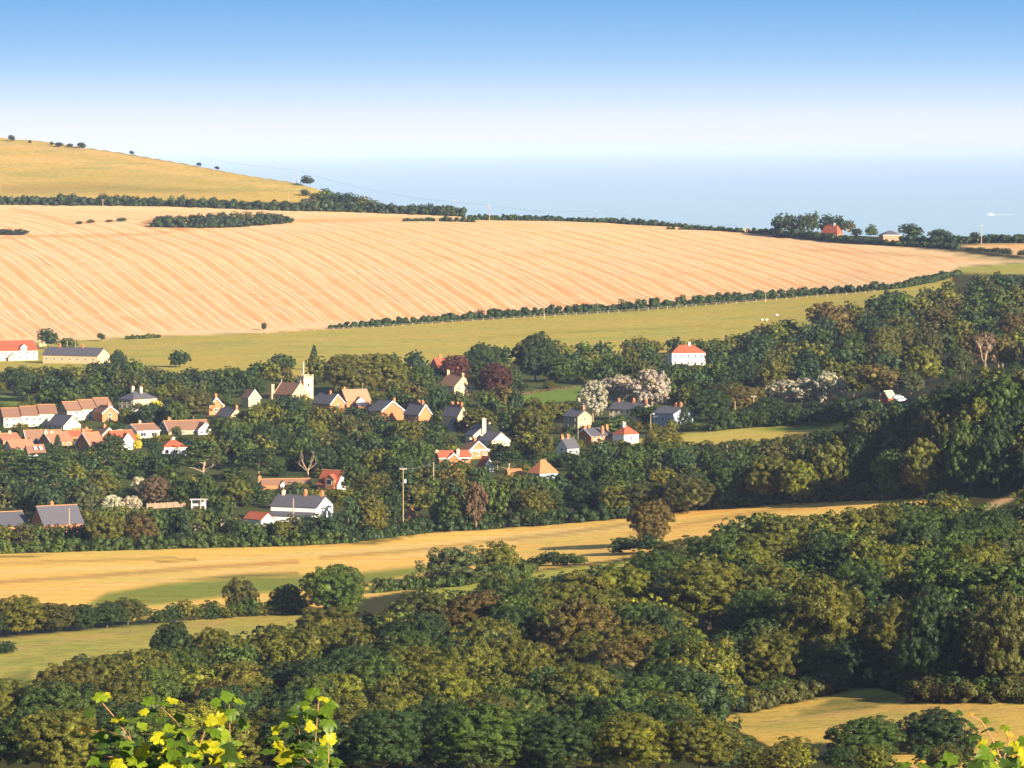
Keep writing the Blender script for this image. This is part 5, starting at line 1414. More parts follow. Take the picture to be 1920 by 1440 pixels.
# --- which of them show: a coarse painter's grid, nearest first
CW, CH, CS = 640, 480, 3.0
def visibility():
    grid = np.zeros((CH, CW), bool)
    items = [('p', i, p['D']) for i, p in enumerate(PLANTS)] + [('h', i, h_['root'].location.y) for i, h_ in enumerate(HOUSES)]
    items.sort(key=lambda t: t[2])
    vis = {}
    for k, i, D in items:
        if k == 'h':
            h_ = HOUSES[i]
            x0, x1, y0, y1 = h_['ul'] / CS, h_['ur'] / CS, h_['vr'] / CS, h_['vb'] / CS
            grid[max(0, int(y0)):max(0, int(y1)), max(0, int(x0)):max(0, int(x1))] = True
            continue
        p = PLANTS[i]
        cx, cy, rx, ry = p['u'] / CS, (p['v'] - p['h'] * .54) / CS, max(p['w'] * .46 / CS, .6), max(p['h'] * .45 / CS, .6)
        x0, x1, y0, y1 = max(0, int(cx - rx)), min(CW, int(cx + rx) + 2), max(0, int(cy - ry)), min(CH, int(cy + ry) + 2)
        if x1 <= x0 or y1 <= y0: vis[i] = 0; continue
        yy, xx = np.mgrid[y0:y1, x0:x1]
        e = ((xx + .5 - cx) / rx) ** 2 + ((yy + .5 - cy) / ry) ** 2 < 1
        sub = grid[y0:y1, x0:x1]
        vis[i] = int((e & ~sub).sum())
        sub |= e
    return vis
VIS = visibility()
for i, p in enumerate(PLANTS):
    p['vis'] = VIS.get(i, 0); p['bush'] = p['cat'] == 'bush' or (p['cat'] is None and p['proto'].startswith('bush'))
    if p['cat'] is None: p['cat'] = 'bush' if p['bush'] else 'tree'
live = [p for p in PLANTS if p['vis'] >= (1 if p['always'] else 3) or p['always'] and -10 < p['u'] < 1930]
def split_off(items, n):
    s_ = sorted(items, key=lambda p: (-(p['always'] and p['label'] is not None), -p['vis']))
    return s_[:n], s_[n:]
trees_i, trees_r = split_off([p for p in live if not p['bush']], 296)
bush_i, bush_r = split_off([p for p in live if p['bush']], 270)
WOOD = [p for p in trees_r + bush_r if p['vis'] >= 2] + [p for p in PLANTS if not p['always'] and (p['u'] < -10 or p['u'] > 1930) and p['vis'] < 3]
print('plants', len(PLANTS), 'live', len(live), 'trees', len(trees_i), '+', len(trees_r), 'bushes', len(bush_i), '+', len(bush_r), 'stuff', len(WOOD))

# ------------------------------------------------------------------ labels that single each plant out
LAND = [('the church tower', 582, 722), ('the church nave', 535, 730), ('the long stone cottage', 135, 668), ('the cream farmhouse', 25, 655), ('the hipped slate house', 256, 750), ('the upper cream terrace', 160, 765),
        ('the left-edge cream terrace', 50, 775), ('the white bungalow with red roof', 322, 840), ('the stone cottage gable', 440, 778), ('the orange brick gable', 400, 758), ('the wide white gable', 735, 765),
        ('the tan-roofed bungalow', 665, 742), ('the tall cream stone house', 855, 722), ('the copper-red tree', 855, 690), ('the big white hipped house', 1290, 665), ('the silvery trees', 1165, 730),
        ('the long white house of the hamlet', 1180, 768), ('the grey stone house', 1083, 786), ('the blue-shaded house', 1262, 778), ('the orange brick house with four chimneys', 1115, 816), ('the cream house with tall chimney', 905, 812),
        ('the zigzag white bargeboards', 850, 856), ('the hipped orange roof', 1020, 875), ('the small orange roof', 964, 887), ('the dead tree', 577, 868), ('the steep red-roofed house', 624, 900), ('the long white house above the straw field', 560, 945),
        ('the brick house behind the belt', 100, 965), ('the transformer pole', 756, 930), ('the cream-tipped bushes', 228, 945), ('the slender reddish-brown tree', 893, 945), ('the strip field', 1420, 808), ('the small paddock', 1035, 740),
        ('the red shed', 1664, 744), ('the pale-flecked trees', 1510, 730), ('the pinkish bare-stemmed tree', 1848, 655), ('the pale pointed conifers', 1636, 575), ('the deep shade', 1620, 870), ('the spur crest', 1850, 700), ('the right spur slope', 1840, 830),
        ('the left pines', 50, 900), ('the big round tree', 628, 1110), ('the brown-leaved tree', 1222, 980), ('the grey-green bush', 848, 1058), ('the lower meadow', 180, 1205), ('the meadow tree pair', 360, 1210),
        ('the woodland clearing', 1560, 1330), ('the dark hollow', 1670, 1220), ('the huge olive dome', 1545, 1160), ('the left maple shoots', 290, 1380), ('the right-hand maple shoot', 575, 1370), ('the corner maple leaves', 1860, 1390), ('the russet-olive dome', 1090, 1190),
        ('the gnarled brown tree', 450, 1110), ('the stubble copse', 415, 410), ('the coast house clump', 1520, 425), ('the coast bungalow', 1670, 442), ('the hill foot clump', 650, 375), ('the grey shed', 851, 797), ('the narrow tip of the straw field', 1640, 943),
        ('the far stubble', 1870, 466), ('the pale grey-green small dome', 1040, 1285), ('the sunlit yellow-green dome', 1330, 1115), ('the russet-tinged dome', 892, 1165), ('the sunlit dome', 615, 1190)]
def size_word(p, s):
    m = p['w'] / s
    return 'small' if m < 6 else 'big' if m > 12.5 else 'tall' if p['h'] > 1.05 * p['w'] else ''
def where(p):
    cu, cv = p['u'], p['v'] - p['h'] * .5
    nm, lu, lv = min(((n, a, b) for n, a, b in LAND), key=lambda t: math.hypot(t[1] - cu, (t[2] - cv) * 1.3) if math.hypot(t[1] - cu, t[2] - cv) > 8 else 1e9)
    dx, dy = cu - lu, cv - lv
    d = math.hypot(dx, dy)
    near = 'just ' if d < 38 else 'well ' if d > 110 else ''
    if abs(dy) < .45 * abs(dx): rel = ('right of' if dx > 0 else 'left of')
    elif abs(dx) < .45 * abs(dy): rel = ('below' if dy > 0 else 'above')
    else: rel = ('down and right of' if dx > 0 else 'down and left of') if dy > 0 else ('up and right of' if dx > 0 else 'up and left of')
    return near + rel + ' ' + nm
ORD = ['leftmost', 'second from left', 'third from left', 'fourth from left', 'fifth from left', 'sixth from left', 'seventh from left', 'eighth from left', 'ninth from left', 'tenth from left', 'eleventh from left', 'twelfth from left']
def make_labels(items):
    used = {}
    for p in items:
        if p['label']: continue
        s = F / p['D']
        fam = p['proto'].rstrip('0123456789')
        kind = 'bush' if p['bush'] else 'tree'
        shape = {'round-topped': '', 'rounded': ''}.get(SHAPE_OF[fam], SHAPE_OF[fam])
        lab = ' '.join(x for x in (size_word(p, s), p['col'], shape, kind, where(p)) if x)
        used.setdefault(lab, []).append(p)
    for lab, ps in used.items():
        ps.sort(key=lambda p: p['u'])
        for k, p in enumerate(ps):
            if len(ps) == 1: p['label'] = lab
            elif len(ps) == 2: p['label'] = lab + (', the left one' if k == 0 else ', the right one')
            else: p['label'] = lab + ', ' + (ORD[k] if k < len(ps) - 1 else 'rightmost') + ' of ' + ['', '', '', 'three', 'four', 'five', 'six', 'seven', 'eight', 'nine', 'ten', 'eleven', 'twelve'][min(len(ps), 12)]
    # words limit
    for p in items:
        wds = p['label'].split()
        if len(wds) > 16: p['label'] = p['label'].replace('second from left', 'second').replace('the ', '').replace(' and ', '-')
make_labels(trees_i + bush_i)

ZGROUP = {'village': 'trees among the village houses', 'farwood': 'trees of the far wood', 'valley': 'trees beside the straw strip', 'spur': 'trees on the wooded spur', 'near': 'trees of the near wood', 'belt': 'row of trees along the straw field'}
BGROUP = {'village': 'bushes among the village houses', 'farwood': 'bushes of the far wood', 'valley': 'bushes beside the straw strip', 'spur': 'bushes on the wooded spur', 'near': 'bushes of the near wood', 'belt': 'bushes along the straw field'}
def tint(col, r, s=.22):
    c = PAL[col]; k = r.uniform(1 - s, 1 + s)
    return tuple(min(1, x * k * r.uniform(.94, 1.06)) for x in c) + (1,)

def place(p, r):
    D = p['D']; s = F / D
    base = ray(p['u'], p['v'], D)
    W = p['w'] / s; H = p['h'] / s
    fam = p['proto'].rstrip('0123456789')
    rz = r.uniform(0, 2 * pi) if fam not in ('swept', 'belt') else r.uniform(-.4, .4)
    nm = p['name'] or ('bush' if p['bush'] else 'conifer' if fam == 'cone' else 'tree')
    root = empty(nm, (base.x, base.y, base.z - .15), rz)
    tag(root, p['label'], p['cat'], p['group'] or ((BGROUP if p['bush'] else ZGROUP).get(p['zone'])))
    me = PROTO[p['proto']]
    bushy = fam == 'bush'
    cr_ = bpy.data.objects.new('foliage' if p['bush'] else 'crown', me); COL.objects.link(cr_); cr_.parent = root
    cr_.scale = (W, W * r.uniform(.9, 1.1), H * (1.0 if not bushy else 1.04)); cr_.color = tint(p['col'], r)
    if not bushy:
        tm = PROTO['pinetrunk'] if fam == 'pine' or p['col'] in ('pinkish brown', 'pale silvery') else PROTO['belttrunk'] if fam == 'belt' else PROTO['trunk%d' % r.randrange(3)]
        t_ = bpy.data.objects.new('trunk', tm); COL.objects.link(t_); t_.parent = root
        k = 1.0 if fam != 'belt' else 1.0
        t_.scale = (W * k, W * k, H)

def place_all():
    r = random.Random(4)
    for p in trees_i + bush_i:
        place(p, r)
    # what is left of the woods, too many to count, as one mass
    Vs, Qs, Cs = [], [], []; b = 0
    lib = {}
    for i in range(5):
        rng = np.random.RandomState(300 + i)
        lo = broad_lobes(rng, 13, cz=.5, rz=.47, lo=-.8)
        lv, lf, cv, cf = cloud(lo, 9, 12, .065, .025, rng, c0=(0, 0, .3))
        lib[i] = (np.concatenate([lv, cv]), np.concatenate([lf, cf]))
    for p in WOOD:
        s = F / p['D']; base = ray(p['u'], p['v'], p['D'])
        V, Q = lib[r.randrange(5)]
        a = r.uniform(0, 6.28); W = p['w'] / s; H = p['h'] / s
        X = (V[:, 0] * cos(a) - V[:, 1] * sin(a)) * W + base.x; Y = (V[:, 0] * sin(a) + V[:, 1] * cos(a)) * W + base.y; Z = V[:, 2] * H + base.z - .2
        Vs.append(np.stack([X, Y, Z], 1)); Qs.append(Q + b); b += len(V)
        Cs.append(np.tile(np.array(tint(p['col'], r)), (len(V), 1)))
    if Vs:
        V = np.concatenate(Vs); Q = np.concatenate(Qs); C_ = np.concatenate(Cs).astype(np.float32)
        tri = Q[:, 2] == Q[:, 3]
        me = bpy.data.meshes.new('woodland')
        me.vertices.add(len(V)); me.vertices.foreach_set('co', V.astype(np.float32).ravel())
        q4 = Q[~tri]; t3 = Q[tri][:, :3]
        li = np.concatenate([q4.ravel(), t3.ravel()]).astype(np.int32)
        me.loops.add(len(li)); me.loops.foreach_set('vertex_index', li)
        me.polygons.add(len(q4) + len(t3))
        me.polygons.foreach_set('loop_start', np.concatenate([np.arange(len(q4)) * 4, len(q4) * 4 + np.arange(len(t3)) * 3]).astype(np.int32))
        me.polygons.foreach_set('loop_total', np.concatenate([np.full(len(q4), 4), np.full(len(t3), 3)]).astype(np.int32))
        me.update(calc_edges=True)
        me.materials.append(M_LEAFSTUFF)
        ca = me.color_attributes.new('tint', 'FLOAT_COLOR', 'POINT'); ca.data.foreach_set('color', C_.ravel())
        tag(link_mesh('woodland', me), kind='stuff')
place_all()
# ------------------------------------------------------------------ hedges
def hedge(pts, label, col='dark green', wid=3.0, leaf=.4, seed=1, gap=0.0, name='hedge', vary=.35):
    """pts: (u, v of the foot, height in px) along the hedge"""
    rng = np.random.RandomState(seed); rr = random.Random(seed)
    W3 = []
    for u, v, h in pts:
        D = dist(u, v); p = ray(u, v, D); W3.append((p, h * D / F))
    o = W3[0][0].copy()
    lobes = []
    for (p0, h0), (p1, h1) in zip(W3, W3[1:]):
        L = (p1 - p0).length; n = max(1, int(L / (max(h0, h1, 1.5) * .30)))
        for k in range(n):
            t = (k + rr.random()) / n
            if rr.random() < gap: continue
            p = p0.lerp(p1, t) - o; h = (h0 + (h1 - h0) * t) * (1 + rr.uniform(-vary, vary))
            r = h * rr.uniform(.22, .42)
            q = rr.uniform(-.5, .5) * wid
            lobes.append((p.x, p.y + q, p.z + r * .5, r))
            lobes.append((p.x + rr.uniform(-.5, .5) * h, p.y - q, p.z + max((h - r) * rr.uniform(.75, 1.1), r * .5), r * rr.uniform(.8, 1.25)))
    Ps, Ns = [], []
    cv, cf = [], []
    for (x, y, z, r) in lobes:
        c = np.array([x, y, z])
        d = unit(rng.normal(size=(34, 3))); d = d[d[:, 2] > -.5][:22]
        e = unit(rng.normal(size=(len(d), 8, 3)))
        Ps.append((c + (d[:, None] * r + e * r * .42)).reshape(-1, 3))
        Ns.append(unit(d[:, None] * .9 + e * .4).reshape(-1, 3))
        cf.append(ICO_F + 12 * len(cv)); cv.append(c + ICO_V * r * .5)
    P = np.concatenate(Ps); N_ = np.concatenate(Ns)
    lv = leaf_quads(P, N_, leaf * .7, rng)
    lf = np.arange(len(lv)).reshape(-1, 4)
    me = np_crown(name, (lv, lf, np.concatenate(cv), np.concatenate([np.concatenate(cf), np.concatenate(cf)[:, 2:3]], 1) + len(lv)))
    me.materials.clear(); me.materials.append(M_HEDGE)
    ob = link_mesh(name, me); ob.location = o; ob.color = (*PAL[col], 1)
    tag(ob, label, 'hedge')
    return ob
M_HEDGE = foliage_mat('hedge_foliage')
M_HEDGE.node_tree.nodes['Noise Texture'].inputs['Scale'].default_value = .12
hedge([(-80, 382, 11), (0, 383, 11), (60, 384, 12), (100, 385, 17), (170, 386, 17), (250, 387, 16), (300, 388, 14), (400, 391, 15), (480, 394, 14), (560, 396, 14)], 'long dark hedge under the yellow hill pasture, left of the hill foot clump', 'dark green', 5, .8, 1)
hedge([(560, 396, 18), (640, 397, 20), (700, 399, 16), (760, 401, 12), (820, 403, 14), (868, 405, 12)], 'dark hedge from the hill foot clump to the small trees against the sea', 'dark green', 5, .8, 2)
hedge([(758, 415, 4), (790, 415, 4), (815, 415, 7), (850, 416, 10), (890, 417, 12)], 'low dark bushy hedge at the crest of the stubble below the small sea trees', 'dark green', 3, .6, 3, gap=.2)
hedge([(890, 413, 9), (940, 413, 8), (1000, 414, 8), (1060, 415, 7), (1100, 417, 7), (1140, 418, 7), (1180, 421, 10), (1230, 424, 8), (1290, 427, 6)], 'long low skyline hedge between the stubble and the sea, left half', 'dark green', 3, .6, 4, gap=.1)
hedge([(1250, 431, 4), (1300, 432, 8), (1350, 434, 7), (1400, 437, 8), (1450, 441, 9)], 'skyline hedge between the stubble and the sea, ending at the coast clump', 'dark green', 3, .6, 5, gap=.1)
hedge([(1450, 444, 10), (1500, 447, 12), (1560, 453, 11), (1620, 458, 9), (1680, 462, 8), (1740, 464, 8), (1795, 467, 9)], 'broad hedge in front of the two coast houses', 'dark green', 5, .7, 6)
hedge([(1690, 455, 12), (1760, 456, 10), (1830, 456, 10), (1925, 456, 12)], 'hedge behind the far right stubble, under the coast pole', 'dark green', 5, .7, 7)
hedge([(618, 617, 7), (660, 615, 9), (700, 613, 11), (760, 609, 11), (830, 605, 13), (900, 600, 14), (960, 596, 14), (1020, 592, 15)], 'dark hedge along the bottom of the stubble, left of the mid hedge pole', 'dark green', 3, .55, 8)
hedge([(1020, 592, 15), (1100, 587, 14), (1180, 582, 15), (1240, 577, 15), (1300, 572, 14), (1380, 566, 15), (1436, 561, 15)], 'dark hedge along the bottom of the stubble, between the two hedge poles', 'dark green', 3, .55, 9)
hedge([(1436, 561, 15), (1500, 556, 12), (1560, 551, 12), (1620, 547, 12), (1690, 541, 12), (1760, 527, 12), (1800, 516, 8)], 'dark hedge running up into the far wood along the bottom of the stubble', 'dark green', 3, .55, 10)
hedge([(236, 635, 4), (262, 634, 6), (285, 633, 5), (300, 632, 3)], 'short low hedge at the stubble edge left of the lone little tree', 'mid green', 2, .5, 11)
hedge([(-60, 1040, 20), (60, 1037, 22), (160, 1034, 20), (300, 1030, 20), (420, 1026, 20), (540, 1023, 20), (660, 1016, 20)], 'green undergrowth along the top of the straw field, left part', 'mid green', 4, .4, 12)
hedge([(660, 1016, 20), (800, 999, 22), (960, 989, 24), (1100, 978, 24), (1200, 968, 22), (1300, 956, 20)], 'green undergrowth along the top of the straw field, middle part', 'dark green', 4, .4, 13)
hedge([(1300, 956, 20), (1400, 949, 22), (1500, 940, 24), (1600, 937, 26), (1660, 936, 30), (1720, 932, 34)], 'shaded undergrowth at the foot of the deep shade above the straw field', 'dark green', 4, .4, 14)
hedge([(1270, 844, 14), (1340, 846, 16), (1420, 838, 10), (1500, 828, 11), (1560, 819, 12)], 'hedge along the lower side of the strip field', 'brown-green', 4, .4, 15)
hedge([(1330, 806, 10), (1400, 799, 20), (1480, 792, 24), (1560, 787, 28), (1640, 782, 26)], 'tall dark hedge along the upper side of the strip field', 'dark green', 5, .45, 16)
hedge([(940, 749, 6), (1000, 738, 4), (1080, 727, 4)], 'thin brown hedge along the top of the small paddock', 'pinkish brown', 1.5, .35, 17)
hedge([(1400, 1332, 20), (1480, 1314, 22), (1590, 1288, 24)], 'brown-green scrub at the top left edge of the clearing', 'brown-green', 5, .3, 18)
hedge([(1700, 1312, 26), (1780, 1314, 30), (1860, 1314, 34), (1940, 1314, 36)], 'brown scrub along the top right of the clearing', 'brown-green', 5, .3, 19)

# ------------------------------------------------------------------ poles and their wires
POLES = []
def pole(u, v0, v1, label, arm=True, drum=False, lamp=False, pale=True, rad=.17, name='utility_pole', cat='utility pole', D=None):
    """v0 top pixel, v1 foot pixel (may be hidden behind trees)"""
    D = D or dist(u, v1); base = ray(u, v1, D); top = ray(u, v0, D); h = top.z - base.z
    root = empty(name, base)
    MB().tube([(0, 0, -.5), (0, 0, h * .5), (0, 0, h)], [rad * 1.2, rad, rad * .8], 8).build('post', M_PALEBARK if pale else M_WOOD, root)
    if arm:
        a = MB().box(-1.1, 1.1, -.09, .09, h - .55, h - .33)
        ao = a.build('crossarm', M_WOOD, root)
        for x in (-.95, -.35, .35, .95):
            MB().tube([(x, 0, h - .33), (x, 0, h - .05)], [.07, .05], 6).build('insulator', M_WHITE, ao)
    if drum:
        MB().tube([(.55, 0, h * .80 - .55), (.55, 0, h * .80 + .55)], [.42, .42], 12).box(.15, .3, -.1, .1, h * .8 - .2, h * .8 + .2).build('transformer', M_METAL, root)
    if lamp:
        l = MB().tube([(0, 0, h - .3), (.5, 0, h - .05), (1.0, 0, h)], .05, 6).build('lamp_arm', M_METAL, root)
        MB().box(.7, 1.5, -.18, .18, h - .12, h + .1).build('lamp_head', M_WHITE, l)
    tag(root, label, cat)
    POLES.append((base, h, root))
    return base, h
sky1 = pole(556, 318, 345, 'tall pale pole on the skyline left of the dark thorn, against the sea', rad=.22)
hill1 = pole(541, 362, 394, 'pale pole in front of the hill hedge, above the stubble copse', rad=.22, arm=False)
hill2 = pole(193, 374, 388, 'short T-shaped pole at the hill hedge on the left', rad=.2)
sea1 = pole(918, 383, 414, 'pale pole with crossarm on the stubble crest against the sea', rad=.22)
sea2 = pole(852, 374, 404, 'faint pole among the small trees against the sea', rad=.16)
sea3 = pole(1117, 394, 417, 'thin pole on the skyline, second right of the crest pole', rad=.16)
sea4 = pole(1401, 423, 440, 'short thin pole on the skyline left of the coast clump', rad=.16)
sea5 = pole(1590, 430, 455, 'thin pole right of the red-roofed coast house', rad=.16)
sea6 = pole(1840, 422, 458, 'tall pale pole on the coast at the far right below the boat', rad=.24)
hp1 = pole(1020, 576, 600, 'pale pole standing in the long hedge in mid picture', rad=.2, arm=False)
hp2 = pole(1435, 541, 566, 'thin grey pole standing in the hedge by the grazing sheep', rad=.16, arm=False)
pole(1357, 623, 648, 'short pale pole at the wood edge below the pasture', arm=False)
vp1 = pole(756, 877, 1003, 'tall pole with crossarm and grey transformer, in front of the belt', drum=True, rad=.14)
vp2 = pole(813, 866, 985, 'tall pale pole at the left end of the long red-roofed bungalow', arm=False, rad=.18)
pole(550, 934, 1000, 'pole in front of the roof of the long white house', arm=False, rad=.2)
pole(130, 953, 1010, 'pole in front of the slate roof behind the belt', arm=False, rad=.2)
pole(376, 934, 1000, 'thick pale post at the right end of the garden fence', arm=False, rad=.28)
pole(1363, 834, 870, 'pale pole top above the trees below the strip field', arm=False, rad=.22)
pole(1378, 752, 785, 'pale pole among dark trees above the strip field, left one of two', arm=False, rad=.2)
pole(1413, 742, 785, 'pale pole among dark trees above the strip field, right one of two', arm=True, rad=.2)
pole(1220, 776, 812, 'street lamp with pale post below the blue-shaded house', arm=False, lamp=True, rad=.16, name='street_lamp', cat='street lamp')
pole(1084, 794, 832, 'grey street lamp between the stone house and the orange brick house', arm=False, lamp=True, rad=.1, name='street_lamp', cat='street lamp', pale=False)
pole(142, 606, 664, 'pole with a white box on top behind the long stone cottage', arm=False, rad=.12)
pole(126, 640, 660, 'short pole behind the ridge of the long stone cottage', arm=False, rad=.15, pale=False)
pole(221, 812, 842, 'small white street lamp beside the A-frame gable', arm=False, lamp=True, rad=.1, name='street_lamp', cat='street lamp')
pole(680, 717, 752, 'thin grey pole behind the tan-roofed bungalow', arm=False, rad=.1, pale=False)
pole(933, 848, 880, 'thin grey pole right of the small white gable', arm=False, rad=.08, pale=False)
pole(1024, 858, 892, 'thin pole behind the hipped orange roof', arm=False, rad=.08, pale=False)

def wire(a, b, label, dz=-.3, sag=2.0):
    pa = a[0] + Vector((0, 0, a[1] + dz)); pb = b[0] + Vector((0, 0, b[1] + dz)) if not isinstance(b, Vector) else b
    n = 16; pts = []
    for k in range(n + 1):
        t = k / n; p = pa.lerp(pb, t); p.z -= sag * 4 * t * (1 - t); pts.append(p - pa)
    o = MB().tube(pts, .05, 4).build('power_line', M_WIRE); o.location = pa
    tag(o, label, 'power line')
wire(sky1, sea1, 'thin power line crossing the sea from the skyline pole to the crest pole', sag=5)
wire(sea1, sea3, 'thin power line from the crest pole to the next skyline pole', sag=2.5)
wire(sea3, sea4, 'thin power line along the skyline hedge toward the coast clump', sag=2.5)
wire(sky1, (ray(330, 300, 3400), 6), 'thin power line running left from the skyline pole', sag=1.5)
wire(vp1, vp2, 'thin power line between the transformer pole and the pale pole', sag=.6)

# ------------------------------------------------------------------ fences
def post_fence(pts, n, label, h=1.2, rad=.16, mat=M_PALEBARK, rails=2, name='fence', boards=False):
    W3 = [gpt(u, v) for u, v in pts]; o = W3[0].copy()
    root = empty(name, o); tag(root, label, 'fence')
    seg = [0]
    for a, b in zip(W3, W3[1:]): seg.append(seg[-1] + (b - a).length)
    P = []
    for k in range(n):
        d = seg[-1] * k / (n - 1); i = max(j for j in range(len(seg)) if seg[j] <= d + 1e-6); i = min(i, len(W3) - 2)
        t = (d - seg[i]) / (seg[i + 1] - seg[i]); P.append(W3[i].lerp(W3[i + 1], t) - o)
    pm = MB().box(-rad, rad, -rad, rad, -.4, h).mesh('post', mat)
    for p in P:
        q = bpy.data.objects.new('post', pm); COL.objects.link(q); q.parent = root; q.location = p
    for r_i in range(rails):
        z = h * (.45 + .4 * r_i)
        MB().tube([p + Vector((0, 0, z)) for p in P], .04, 4).build('rail', M_WOOD, root)
    if boards:
        for a, b in zip(P, P[1:]):
            MB().prism([a + Vector((0, rad + .02, .1)), b + Vector((0, rad + .02, .1)), b + Vector((0, rad + .02, h - .15)), a + Vector((0, rad + .02, h - .15))], (0, .05, 0)).build('panel', M_PANEL, root)
M_PANEL = plain('pinkish_fence_panels', (.33, .20, .15), .9, .25, 2, stretch=(4, 4, .5))
post_fence([(500, 626), (620, 619), (700, 615)], 12, 'sparse post fence on the stubble edge left of the long hedge')
post_fence([(700, 616), (830, 607), (1020, 595), (1180, 585)], 26, 'pale post fence in front of the long hedge, left stretch', h=1.5)
post_fence([(1180, 585), (1300, 575), (1436, 565), (1560, 555), (1640, 549)], 26, 'pale post fence in front of the long hedge, right stretch', h=1.4)
post_fence([(276, 955), (378, 949)], 9, 'pinkish panel garden fence with pale posts beside the brown twiggy bush', h=2.0, boards=True)

# garden shelter with a pale flat roof
def shelter():
    o = gpt(372, 958); s = F / o.y
    root = empty('shelter', o); tag(root, 'open garden shelter with pale flat roof at the right end of the panel fence', 'shelter')
    for x, y in ((-2.2, 0), (2.2, 0), (-2.2, 2.5), (2.2, 2.5)):
        MB().box(x - .1, x + .1, y - .1, y + .1, -1, 3.6).build('post', M_WHITE, root)
    MB().box(-2.8, 2.8, -.4, 3.0, 3.6, 3.85).build('roof', M_METAL, root)
    MB().box(-2.2, 2.2, 2.4, 2.48, 1.4, 3.3).build('screen', M_METAL, root)
shelter()

# ------------------------------------------------------------------ sheep
def sheep_proto():
    root = empty('sheep', (0, 0, 0))
    me = bpy.data.meshes.new('fleece')
    # a lathe along x with a sagging belly
    prof = [(-.55, .10), (-.50, .26), (-.32, .36), (0, .40), (.28, .36), (.44, .27), (.52, .12)]
    V = []; Fc = []; n = 12
    for i, (x, r) in enumerate(prof):
        for k in range(n):
            a = 2 * pi * k / n
            V.append((x, cos(a) * r * .82, .68 + sin(a) * r * (1.0 if sin(a) > 0 else 1.08)))
    for i in range(len(prof) - 1):
        for k in range(n): Fc.append((i * n + k, i * n + (k + 1) % n, (i + 1) * n + (k + 1) % n, (i + 1) * n + k))
    Fc += [tuple(range(n))[::-1], tuple(range((len(prof) - 1) * n, len(prof) * n))]
    me.from_pydata(V, [], Fc); me.materials.append(M_WOOL)
    link_mesh('fleece', me, root)
    MB().tube([(.45, 0, .72), (.66, 0, .50), (.78, 0, .30)], [.15, .12, .07], 8).tube([(.62, .1, .55), (.60, .22, .52)], [.04, .02], 5).tube([(.62, -.1, .55), (.60, -.22, .52)], [.04, .02], 5).build('head', M_SHEEPFACE, root)
    for x, y in ((-.36, .16), (-.36, -.16), (.32, .16), (.32, -.16)):
        MB().tube([(x, y, .5), (x - .03 if x < 0 else x, y, .25), (x, y, 0)], [.09, .05, .045], 6).build('leg', M_SHEEPFACE, root)
    return root
def copy_tree(o, parent=None):
    c = o.copy(); COL.objects.link(c); c.parent = parent
    for ch in [x for x in o.children]: copy_tree(ch, c)
    return c
s0 = sheep_proto()
for k, (u, v, rz, lb) in enumerate([(1429, 603, 2.9, 'white sheep grazing on the pasture, lower left of the three'), (1438, 603, .3, 'white sheep grazing on the pasture, lower right of the three'), (1457, 594, .1, 'white sheep grazing on the pasture, the uppermost of the three')]):
    q = s0 if k == 0 else copy_tree(s0)
    q.location = gpt(u, v); q.rotation_euler = (0, 0, rz); q.scale = (1.35, 1.35, 1.35)
    tag(q, lb, 'sheep', 'sheep grazing on the pasture')

# ------------------------------------------------------------------ cars
def car(u, v, rz, mat, label, cat='car'):
    root = empty('parked_car', gpt(u, v), rz); tag(root, label, cat)
    prof = [(-2.1, .35), (-2.1, .85), (-1.7, .98), (-1.25, 1.45), (.35, 1.48), (1.0, 1.0), (1.9, .85), (2.1, .6), (2.1, .35)]
    MB().prism([(x, -.82, z) for x, z in prof], (0, 1.64, 0)).build('body', mat, root)
    g = [(-1.5, 1.0), (-1.15, 1.38), (.28, 1.40), (.82, 1.02)]
    MB().prism([(x, -.835, z) for x, z in g], (0, .012, 0)).prism([(x, .823, z) for x, z in g], (0, .012, 0)).build('window', M_GLASS, root)
    for x in (-1.3, 1.3):
        for y in (-.80, .62):
            w_ = MB().tube([(x, y, .32), (x, y + .18, .32)], [.32, .32], 12).build('wheel', M_TYRE, root)
            MB().tube([(x, y - .01, .32), (x, y + .19, .32)], [.18, .18], 10).build('rim', M_METAL, w_)
    for y in (-.6, .6): MB().box(2.08, 2.12, y - .15, y + .15, .6, .75).build('headlight', M_WHITE, root)
car(229, 838, .1, M_CARRED, 'red car parked in front of the A-frame gable')
car(256, 773, -.4, M_CARWHITE, 'white car parked below the hipped slate house')
car(314, 771, 1.0, M_CARWHITE, 'white car tilted on the lane in shade of the broad dome tree')
car(357, 834, .2, M_CARBLUE, 'blue car half behind the garden bushes right of the long brown bungalow')
for k, (u, v) in enumerate([(1684, 748), (1691, 753)]):
    car(u, v, .5, M_CARWHITE, ['white car by the red shed, the upper one', 'white car by the red shed, the lower one'][k])

# garden walls of pale stone
def stone_wall(pts, h, label, mat='stone'):
    W3 = [gpt(u, v) for u, v in pts]; o = W3[0].copy(); mb = MB()
    for a, b in zip(W3, W3[1:]):
        a = a - o; b = b - o; n = Vector((-(b - a).y, (b - a).x, 0)).normalized() * .25
        mb.prism([a - n + Vector((0, 0, -.6)), b - n + Vector((0, 0, -.6)), b - n + Vector((0, 0, h)), a - n + Vector((0, 0, h))], n * 2)
    ob = mb.build('garden_wall', WALL[mat]); ob.location = o; tag(ob, label, 'wall')
stone_wall([(262, 773), (290, 771)], 1.4, 'pale stone garden wall right of the white car below the hipped house')
stone_wall([(240, 784), (258, 790)], 1.4, 'low grey garden wall below the white car and hipped house', 'greystone')
stone_wall([(74, 648), (92, 644)], 1.2, 'pale wall behind the left end of the long stone cottage')
stone_wall([(1600, 757), (1616, 753), (1650, 756)], 1.2, 'broken pale stone wall left of the red shed')
stone_wall([(870, 742), (885, 746)], 1.3, 'cream wall at the right corner of the tall cream stone house')

